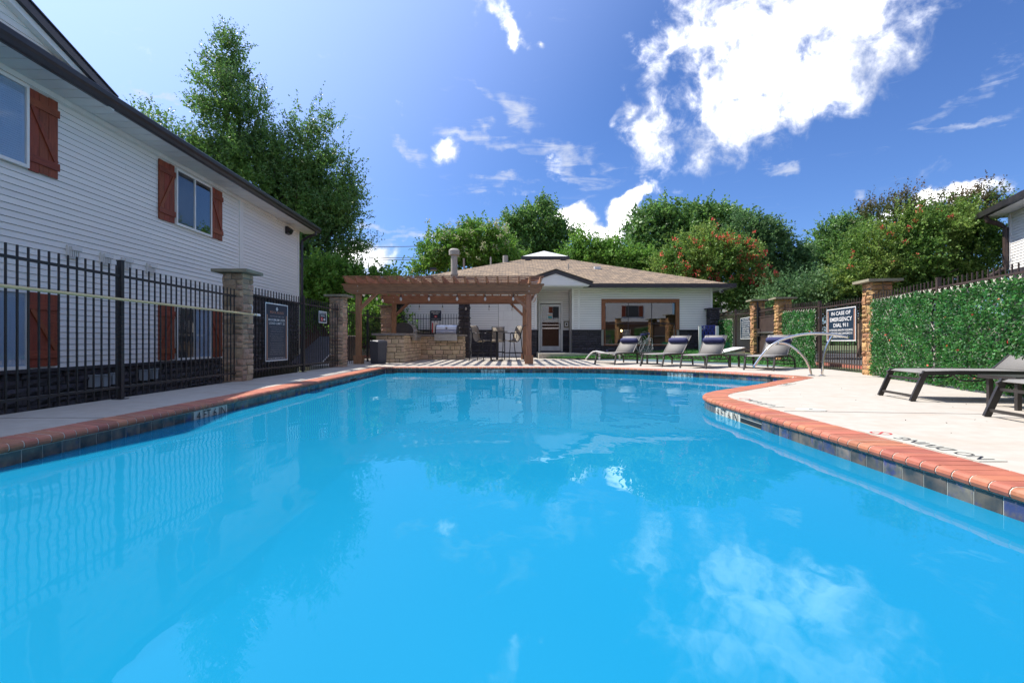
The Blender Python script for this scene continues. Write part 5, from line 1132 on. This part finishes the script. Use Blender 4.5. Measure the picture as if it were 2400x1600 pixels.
def sidetable(x, y, rz, label, s=.56, h=.345):
    t = empty('side_table', (x, y, 0), R(rz), label, 'side table', 'small charcoal side tables')
    box('tabletop', m_char, t, -s/2, -s/2, h-.035, s/2, s/2, h)
    for a in (-1, 1):
        for b in (-1, 1): box('leg', m_char, t, a*s*.36-.02, b*s*.36-.02, 0, a*s*.36+.02, b*s*.36+.02, h-.035)
    return t
sidetable(4.12, 15.6, 30, 'charcoal side table between the first and second loungers', .58); sidetable(5.88, 13.1, 35, 'charcoal side table between the third lounger and the grab rail', .56, .34); sidetable(5.12, 5.12, -9, 'near charcoal side table between the two closest loungers', .5, .325)
# grab rail
gr = empty('grab_rail', (5.75, 10.0, 0), 0, 'curved stainless steel pool grab rail on two deck plates', 'grab rail')
def rp_(px, py, d): p = point_at(px, py, d); return p-Vector((5.75, 10.0, 0))
def smooth_pts(p, n=6):
    out = []
    for i in range(len(p)-1):
        p0 = p[max(i-1, 0)]; p1 = p[i]; p2 = p[i+1]; p3 = p[min(i+2, len(p)-1)]
        for k in range(n):
            t = k/n; out.append(.5*((2*p1)+(p2-p0)*t+(2*p0-5*p1+4*p2-p3)*t*t+(3*p1-p0-3*p2+p3)*t**3))
    return out+[p[-1]]
main = [(1766, 860, 10.3), (1783, 836, 10.28), (1805, 812, 10.24), (1835, 795, 10.18), (1872, 785, 10.1), (1910, 781.5, 10.0), (1950, 783.5, 9.9), (1990, 790.5, 9.8)]
MB().tube(smooth_pts([rp_(*q) for q in main]), .024, 12).build('handrail', m_chrome, gr, smooth=True)
MB().tube(smooth_pts([rp_(*q) for q in ((1823, 803, 10.2), (1845, 806, 10.16), (1870, 822, 10.1), (1888, 842, 10.06), (1898, 864, 10.04), (1901.5, 881, 10.03))]), .022, 12).build('support', m_chrome, gr, smooth=True)
MB().tube(smooth_pts([rp_(*q) for q in ((1952, 785, 9.9), (1940, 806, 9.92), (1932, 830, 9.94), (1928, 856, 9.95), (1926.5, 882.5, 9.96))]), .022, 12).build('support', m_chrome, gr, smooth=True)
for q in ((1901.5, 881.7, 9.85), (1926.5, 882.5, 9.78)):
    p = rp_(*q); d_ = 10.02 if q[0] < 1910 else 9.95; X = (q[0]-1200)*d_/1200-5.75; MB().tube([(X, d_-10, 0.002), (X, d_-10, .012), (X, d_-10, .022)], [.062, .062, .035], 18).build('floor_plate', m_chrome, gr)
# things on the turf
wl_ = empty('ledge_lounger', (3.05, 18.3, .02), R(-12), 'white moulded plastic lounger lying on the turf behind the first grey lounger', 'lounger')
MB().strip([(-.42, .03), (-.36, .10), (-.26, .22), (-.16, .30), (-.05, .32), (.25, .27), (.6, .22), (.9, .24), (1.2, .40)], -.3, .3, .045).build('shell', m_plastic, wl_, smooth=True); MB().tube([(.35, -.22, .28), (.35, -.22, .36)], .03, 8).build('cup_holder', m_navy, wl_)
for x, z_ in ((.05, .27), (.75, .19)): box('foot', m_plastic, wl_, x, -.25, -.02, x+.06, .25, z_)
hr = empty('hose_reel', (4.85, 18.6, .05), 0, 'grey coiled pool hose hung on a reel behind the first lounger', 'hose reel')
mb = MB()
for i in range(9):
    rx = .09+.026*((i*5) % 9); rz_ = .22+.03*((i*4) % 9); y0 = -.12+i*.03; ph = i*.9
    mb.tube([(rx*math.cos(a)+.02*math.sin(ph), y0+.02*math.sin(3*a+ph), .40+rz_*math.sin(a+ph)) for a in np.linspace(0, 2*math.pi, 22)], .0085, 6)
mb.build('hose_coils', mat('grey hose', (.30, .30, .32), None, 4, .4), hr, smooth=True); MB().tube([(-.15, 0, 0), (-.12, 0, .95), (.05, 0, .98), (.10, 0, .85)], .022, 6).build('stand', m_blackmetal, hr); MB().tube([(-.2, -.1, .85), (.16, .1, .9)], .04, 8).build('float', m_navy, hr)
cf = empty('giant_board_game', (8.0, 20.9, .28), R(-14), 'giant four in a row game with a blue grid and white legs', 'lawn game')
for x in (-.36, .30): box('leg', m_plastic, cf, x, -.09, 0, x+.10, .09, 1.02); 
mb = MB()
for i in range(8): mb.box(-.26+i*.075, -.03, .28, -.245+i*.075, .03, 1.05)
for j in range(7): mb.box(-.26, -.026, .30+j*.12, .285, .026, .325+j*.12)
mb.build('grid', m_blue, cf)
for j in range(6):
    for i in range(7): MB().tube([(-.215+i*.075, -.008, .375+j*.12), (-.215+i*.075, .008, .375+j*.12)], .034, 10).build('disc', m_blue, cf) if (i+j) % 2 else None
cbd = empty('cornhole_board', (7.55, 17.9, .16), R(20), 'white tilted cornhole board on the turf', 'lawn game')
MB().prism([(-.5, .10), (.5, .28), (.5, .31), (-.5, .13)], -.28, .28).build('deck_board', m_plastic, cbd); MB().prism([(-.5, .0), (.5, .0), (.5, .18), (-.5, .10)], -.26, -.24).prism([(-.5, .0), (.5, .0), (.5, .18), (-.5, .10)], .24, .26).build('side_board', m_plastic, cbd)
gtb = empty('green_tub', (7.85, 19.6, .22), 0, 'green ribbed plastic tub behind the third lounger', 'tub')
MB().tube([(0, 0, 0), (0, 0, .06), (0, 0, .07), (0, 0, .16), (0, 0, .17), (0, 0, .28), (0, 0, .29), (0, 0, .42)], [.40, .42, .435, .435, .45, .45, .465, .47], 28).build('tub_body', m_green, gtb)
# ================================================================ BEYOND THE YARD
# white house at the far right
rh = empty('neighbour_house', (18.5, 19, 0), 0, 'white sided house corner with a dark gutter at the right edge', 'building')
a = Vector((18.5, 19)); dv = Vector((-.42, -1)).normalized(); nv = Vector((dv.y, -dv.x)); e = a+dv*14
mb = MB(); siding(mb, (0, 0), tuple(dv*14), 3.32, 5.4, .105, tuple(nv)); mb.build('siding', m_siding, rh)['kind'] = 'stuff'
def rb(name, m, s0, s1, o0, o1, z0, z1):
    P = [dv*s+nv*o for s, o in ((s0, o0), (s1, o0), (s1, o1), (s0, o1))]; vs = [(p.x, p.y, z0) for p in P]+[(p.x, p.y, z1) for p in P]
    return MB().add(vs, [(0, 1, 2, 3), (7, 6, 5, 4), (0, 4, 5, 1), (1, 5, 6, 2), (2, 6, 7, 3), (3, 7, 4, 0)]).build(name, m, rh)
rb('wall', m_white, .02, 14, -5, -.01, 0, 5.38); rb('stone_base', m_black_stone, 0, 14, -.005, .05, 0, 3.30); rb('corner_trim', m_white, -.08, .06, -.05, .04, 3.3, 5.4)
rb('soffit', m_soffit, -.6, 14, -.3, .62, 5.40, 5.42); rb('fascia_gutter', m_gutter, -.72, 14, .62, .78, 5.40, 5.60); rb('fascia_gutter', m_gutter, -.72, -.6, -5, .62, 5.40, 5.60); rb('roof_slab', m_gutter, -.7, 14, -5, .7, 5.60, 5.66)
P = [dv*s+nv*o for s, o in ((-.15, .66), (-.15, .60), (-.12, .30), (-.06, .12), (-.06, .12))]; MB().tube([(P[0].x, P[0].y, 5.42), (P[1].x, P[1].y, 5.22), (P[2].x, P[2].y, 5.08), (P[3].x, P[3].y, 4.9), (P[4].x, P[4].y, 3.4), (P[1].x, P[1].y, 3.1)], .09, 8).build('downspout', m_brownmetal, rh)
# grey roofed house behind the gate
gh = empty('distant_house', (15, 36, 0), 0, 'distant grey roofed house glimpsed between the clubhouse and the pillar', 'building')
box('wall', m_white, gh, -3, 0, 0, 5, 6, 2.7); MB().prism([(-.8, 2.6), (6.8, 2.6), (3, 4.6)], -3.6, 5.6, 'x').build('roof', mat('grey shingles', (.22, .21, .21), (.3, .29, .29), 8, .9), gh); box('fascia_gutter', m_white, gh, -3.6, -.9, 2.5, 5.6, -.8, 2.7)
box('window', m_screen, gh, -1, -.03, 1, 0, 0, 2.1)
# building behind the camera: it shows only in the clubhouse glass
bb = empty('rear_building', (-4, -16, 0), 0, 'white and brown building across the pool, mirrored in the clubhouse glass', 'building')
box('wall', m_siding, bb, -9, -6, 0, 23, 0, 6.4); 
for x in (-6, -1, 4, 9, 13, 17.5): box('window', m_screen, bb, x, 0, 3.6, x+1.5, .04, 4.9); box('shutter', m_shutter, bb, x-.5, 0, 3.6, x-.05, .06, 4.9); box('shutter', m_shutter, bb, x+1.55, 0, 3.6, x+2, .06, 4.9)
box('brown_base', m_fence_wood, bb, -9, .01, 0, 23, .08, 3.0)
for i, x in enumerate((10.2, 14.6)): pillar('stone_pillar', x, -6, 0, 0, ('stone pillar behind the camera, left one in the window reflection', 'stone pillar behind the camera, right one in the window reflection')[i], RK_tan, w=.5, h=2.9, hmin=.16, hmax=.3)
# wooden fence, kerb wall and ramp behind the left fence
wf = empty('wooden_fence', (-13.5, 25.2, 0), R(-3), 'brown wooden board fence beyond the left gate', 'fence')
bm_ = MB().box(0, 0, 0, .138, .02, 1.55).mesh('board', m_fence_wood)
for i in range(56): link('board', bm_, wf, (i*.143, random.uniform(-.004, .004), random.uniform(-.02, .02)))
for z in (.3, 1.25): box('fence_rail', m_fence_wood, wf, 0, .021, z, 8, .06, z+.09)
tag(box('block_wall', m_concrete, None, -12, 23.4, -.1, -5.9, 23.6, .34), 'low pale concrete wall in front of the wooden fence', 'wall')
rs = empty('ramp', (-6.3, 15.6, -.1), R(90), 'black painted ramp wall behind the left fence', 'ramp')
MB().prism([(0, 0), (3.6, 0), (3.6, .95), (2.5, .95), (0, .1)], -.5, .5).build('ramp_wall', m_black_stone, rs)
for yy in (-.505,): MB().bar((0, yy, .12), (2.5, yy, .97), .02, .03).bar((2.5, yy, .97), (3.6, yy, .97), .02, .03).build('nosing_strip', m_plastic, rs)
tag(box('side_path', m_concrete, None, -6.4, 20.7, -.055, -4.8, 26, -.03), kind='structure')
tag(box('side_kerb', kp, None, -8.5, 20.75, -.05, -5.6, 20.95, .1), kind='structure')
# parked car glimpsed through the gate
car = empty('parked_car', (15.2, 18.2, -.04), R(82), 'dark car parked beyond the fence, glimpsed through the pickets', 'car')
body = [(-2.2, .28), (-2.25, .62), (-2.1, .82), (-1.55, .93), (-.9, 1.38), (.55, 1.42), (1.2, 1.0), (2.0, .88), (2.25, .68), (2.28, .3)]
MB().prism(body, -.86, .86).build('body', m_carpaint, car)
MB().prism([(-1.4, .96), (-.86, 1.32), (.5, 1.36), (1.05, 1.0)], -.87, .87).build('side_glass', m_screen, car)
for x in (-1.4, 1.42):
    for y in (-.8, .8):
        w_ = MB().tube([(x, y-.1, .33), (x, y+.1, .33)], .33, 20).build('wheel', m_rubber, car); MB().tube([(x, y-.105, .33), (x, y+.105, .33)], .2, 14).build('rim', m_steel, w_)
for y in (-.65, .65): MB().box(2.24, y-.15, .6, 2.29, y+.15, .72).build('headlight', m_plastic, car); MB().box(-2.27, y-.15, .62, -2.22, y+.15, .74).build('tail_light', m_red, car)
# power lines
for i, (z0, z1) in enumerate(((9.35, 9.75), (8.35, 8.7), (8.2, 8.45))):
    pts = [(-34+i*.4, 48, z0+.3)]+[(-34+i*.4+j*4, 48, z0+.3+(z1-z0)*j/10-.35*math.sin(math.pi*j/10)) for j in range(1, 10)]+[(6+i*.4, 48, z1+.3)]
    tag(MB().tube(pts, .028, 4).build('power_line', m_rubber), ('highest dark power line crossing the cloud on the left', 'middle dark power line crossing the cloud on the left', 'lowest dark power line crossing the cloud on the left')[i], 'power line', 'power lines beyond the trees')
for x in (-34, 6): 
    pp = empty('utility_pole', (x, 48, -.1), 0, 'wooden utility pole hidden among the %s trees' % ('left' if x < 0 else 'middle'), 'utility pole'); MB().tube([(0, 0, 0), (0, 0, 11)], [.16, .11], 8).build('pole', m_bark, pp); MB().box(-1, -.06, 9.4, 1, .06, 9.55).build('crossarm', m_bark, pp)

# ---------------------------------------------------------------- trees
tree('elm_tree', 'tallest feathery dark green elm rising behind the left building', [
    (525, 170, 38, 110), (560, 270, 75, 110), (600, 420, 115, 115), (510, 360, 75, 80), (430, 345, 80, 60), (340, 280, 60, 45), (655, 390, 80, 85), (690, 460, 80, 80), (620, 520, 110, 80), (722, 320, 45, 105), (745, 430, 90, 110), (770, 520, 70, 90), (690, 520, 100, 110), (740, 600, 80, 80), (680, 680, 80, 90), (800, 455, 42, 60)],
    26, (-13.5, 26, 0), m_leaf_elm, ntw=9800, lpt=16, ls=.118, shrink=1.0, lower=26, up=.75, tl=(.5, 1.15), trunk_r=.38, spread=.30, asp=.42)
tree('shrub_tree', 'bright green leafy shrub tree between the elm and the pergola', [(730, 700, 70, 70), (800, 690, 60, 60), (850, 660, 50, 35), (900, 665, 40, 30), (880, 720, 60, 60), (780, 640, 50, 30)], 24, (-8.2, 24, 0), m_leaf_bright, ntw=1900, lpt=13, ls=.13, up=.5, trunk_r=.12, tl=(.35, .8), cat='tree')
tree('garden_shrub', 'sunlit shrub behind the black fence and pergola post', [(880, 745, 60, 50), (840, 770, 50, 50), (920, 770, 45, 50)], 21.5, (-6.6, 21.8, 0), m_leaf_bright, ntw=900, lpt=12, ls=.10, up=.5, trunk_r=.07, tl=(.3, .6), cat='shrub')
tree('garden_shrub', 'dark evergreen shrub under the elm beyond the left gate', [(690, 740, 60, 70), (760, 740, 60, 60)], 27, (-10.8, 27, 0), m_leaf_dark, ntw=900, lpt=12, ls=.13, up=.3, trunk_r=.08, cat='shrub')
# dead stump with bare limbs
sp_ = empty('bare_tree', (-8.9, 27, 0), 0, 'leafless broken trunk poking out of the shrubs left of the pergola', 'tree')
MB().tube([(0, 0, 0), (.05, 0, 2.5), (.1, 0, 4.9), (.2, 0, 5.45)], [.2, .17, .14, .11], 8).tube([(.08, 0, 4.3), (-.35, 0, 4.9), (-.75, 0, 5.0), (-1.4, .1, 5.35)], [.09, .07, .05, .02], 6).tube([(-.5, 0, 4.95), (-.8, 0, 5.3), (-1.0, 0, 5.9)], [.05, .04, .015], 5).build('trunk', m_bark, sp_)
tree('crape_myrtle', 'green tree with cream blossoms behind the flue pipe', [(1040, 590, 55, 45), (1090, 570, 60, 50), (1150, 590, 80, 60), (1000, 640, 40, 25), (1080, 630, 90, 40)], 34, (-3.0, 38, 0), m_leaf_bright, bark=m_bark2, ntw=2500, lpt=13, ls=.15, up=.55, tl=(.4, .9), trunk_r=.18, group='crape myrtles behind the clubhouse', flowers=(m_flowerw, 130, .15))
tree('oak_tree', 'upright tree with tufted top behind the white skylight', [(1210, 545, 40, 55), (1260, 530, 50, 60), (1300, 560, 45, 50), (1240, 600, 90, 45)], 42, (1.2, 46, 0), m_leaf_elm, ntw=2600, lpt=13, ls=.19, up=.9, tl=(.7, 1.3), trunk_r=.25, asp=.6, lower=8)
tree('round_tree', 'low rounded green tree right of the skylight against the cloud', [(1370, 590, 60, 45), (1430, 600, 60, 40), (1340, 620, 60, 30), (1480, 610, 60, 45)], 38, (6.5, 42, 0), m_leaf_bright, ntw=2300, lpt=13, ls=.17, up=.5, trunk_r=.2, lower=14)
tree('oak_tree', 'spreading oak with open branches left of the red blossoms', [(1520, 520, 60, 50), (1580, 510, 60, 45), (1640, 520, 70, 50), (1690, 510, 50, 40), (1560, 580, 90, 60), (1680, 570, 90, 60)], 42, (13, 45, 0), m_leaf_elm, ntw=3600, lpt=13, ls=.19, up=.35, tl=(.6, 1.2), trunk_r=.35, spread=.6, asp=.65, lower=16)
tree('crape_myrtle', 'tree covered in coral red blossoms behind the clubhouse roof', [(1660, 600, 90, 65), (1580, 640, 75, 55), (1730, 640, 70, 60), (1640, 680, 110, 60), (1760, 690, 60, 50)], 28, (11.0, 30, 0), m_leaf_myrtle, bark=m_bark2, ntw=3900, lpt=13, ls=.115, up=.6, tl=(.35, .8), trunk_r=.16, group='crape myrtles behind the clubhouse', flowers=(m_flower, 150, .12))
tree('elm_tree', 'dark drooping elm to the right of the red blossoms', [(1790, 560, 75, 60), (1830, 620, 80, 70), (1750, 530, 60, 35), (1860, 680, 80, 60), (1790, 680, 60, 60)], 33, (17, 35, 0), m_leaf_dark, ntw=3700, lpt=14, ls=.135, up=.3, tl=(.5, 1.1), trunk_r=.3, droop=.25, lower=14)
tree('oak_tree', 'pale green tree standing between the dark elm and the big myrtle', [(1960, 560, 55, 45), (2010, 540, 50, 35), (1930, 620, 60, 60), (1990, 620, 60, 60)], 36, (22.5, 38, 0), m_leaf_elm, ntw=2300, lpt=13, ls=.16, up=.5, trunk_r=.25)
tree('crape_myrtle', 'largest myrtle with rust tips and few coral blossoms at right', [(2060, 590, 90, 80), (2130, 560, 90, 80), (2200, 540, 80, 70), (2260, 530, 70, 60), (2290, 590, 60, 90), (2140, 640, 150, 60), (2020, 660, 90, 50), (2250, 650, 90, 50), (2125, 500, 40, 30), (2335, 470, 18, 40), (2340, 620, 40, 80)], 21, (16.0, 23.5, 0), m_leaf_myrtle, bark=m_bark2, ntw=7800, lpt=14, ls=.085, up=.6, tl=(.28, .65), trunk_r=.16, group='crape myrtles behind the clubhouse', flowers=(m_flower, 34, .085), spread=.3, lower=10)
tree('rust_tipped_shrub', 'rust coloured new shoots at the top of the right hand trees', [(2060, 505, 40, 24), (2130, 488, 50, 26), (2210, 480, 60, 26), (2280, 475, 50, 30)], 21.5, (17.2, 24.3, 0), m_leaf_rust, bark=m_bark2, ntw=520, lpt=13, ls=.075, up=.9, tl=(.3, .6), trunk_r=.08, cat='shrub')
tree('understory_shrub', 'dark shrubs filling the shade behind the ivy screens', [(1900, 700, 90, 45), (2020, 700, 90, 40), (2150, 700, 100, 35), (1840, 720, 60, 40)], 22, (14, 24.5, 0), m_leaf_dark, ntw=2300, lpt=12, ls=.10, up=.2, trunk_r=.1, cat='shrub')
tree('background_tree', 'dense green tree filling the gap behind the clubhouse ridge', [(1200, 640, 100, 40), (1330, 650, 100, 40), (1450, 650, 100, 40), (1560, 680, 80, 40)], 46, (8, 50, 0), m_leaf_dark, ntw=2600, lpt=12, ls=.22, up=.3, trunk_r=.3)
tree('background_tree', 'distant dark tree low behind the left fence gap', [(640, 740, 90, 60), (760, 730, 90, 60), (860, 720, 60, 50), (930, 700, 50, 60)], 44, (-17, 46, 0), m_leaf_dark, ntw=2000, lpt=12, ls=.25, up=.3, trunk_r=.3)
# far tree line all round, so that no bare horizon shows between the trunks
n_ = 26000; th = rng.uniform(0, 2*math.pi, n_); rr_ = rng.uniform(95, 125, n_); P = np.stack([rr_*np.sin(th), 20+rr_*np.cos(th), rng.random(n_)**1.2*(4.5+2.2*np.sin(th*7)+1.4*np.sin(th*17))], 1)
leafmesh('distant_woods', P, rng.normal(size=(n_, 3))+np.array([0, 0, .4]), rng.uniform(1.2, 2.6, n_), m_leaf_dark, None, .8)['kind'] = 'stuff'
# debris on the deck
n_ = 90; P = np.stack([rng.uniform(2.7, 5.6, n_), rng.uniform(2, 8, n_), np.full(n_, .004)], 1); leafmesh('fallen_leaves', P, rng.normal(size=(n_, 3))*np.array([1, 1, .12]), rng.uniform(.006, .018, n_), m_bark, None, .5)['kind'] = 'stuff'
for o in bpy.data.objects:
    if o.type == 'MESH' and o.data.users == 1 and len(o.data.polygons) < 400 and o.name.split('.')[0] not in ('leaves', 'crown'): pass
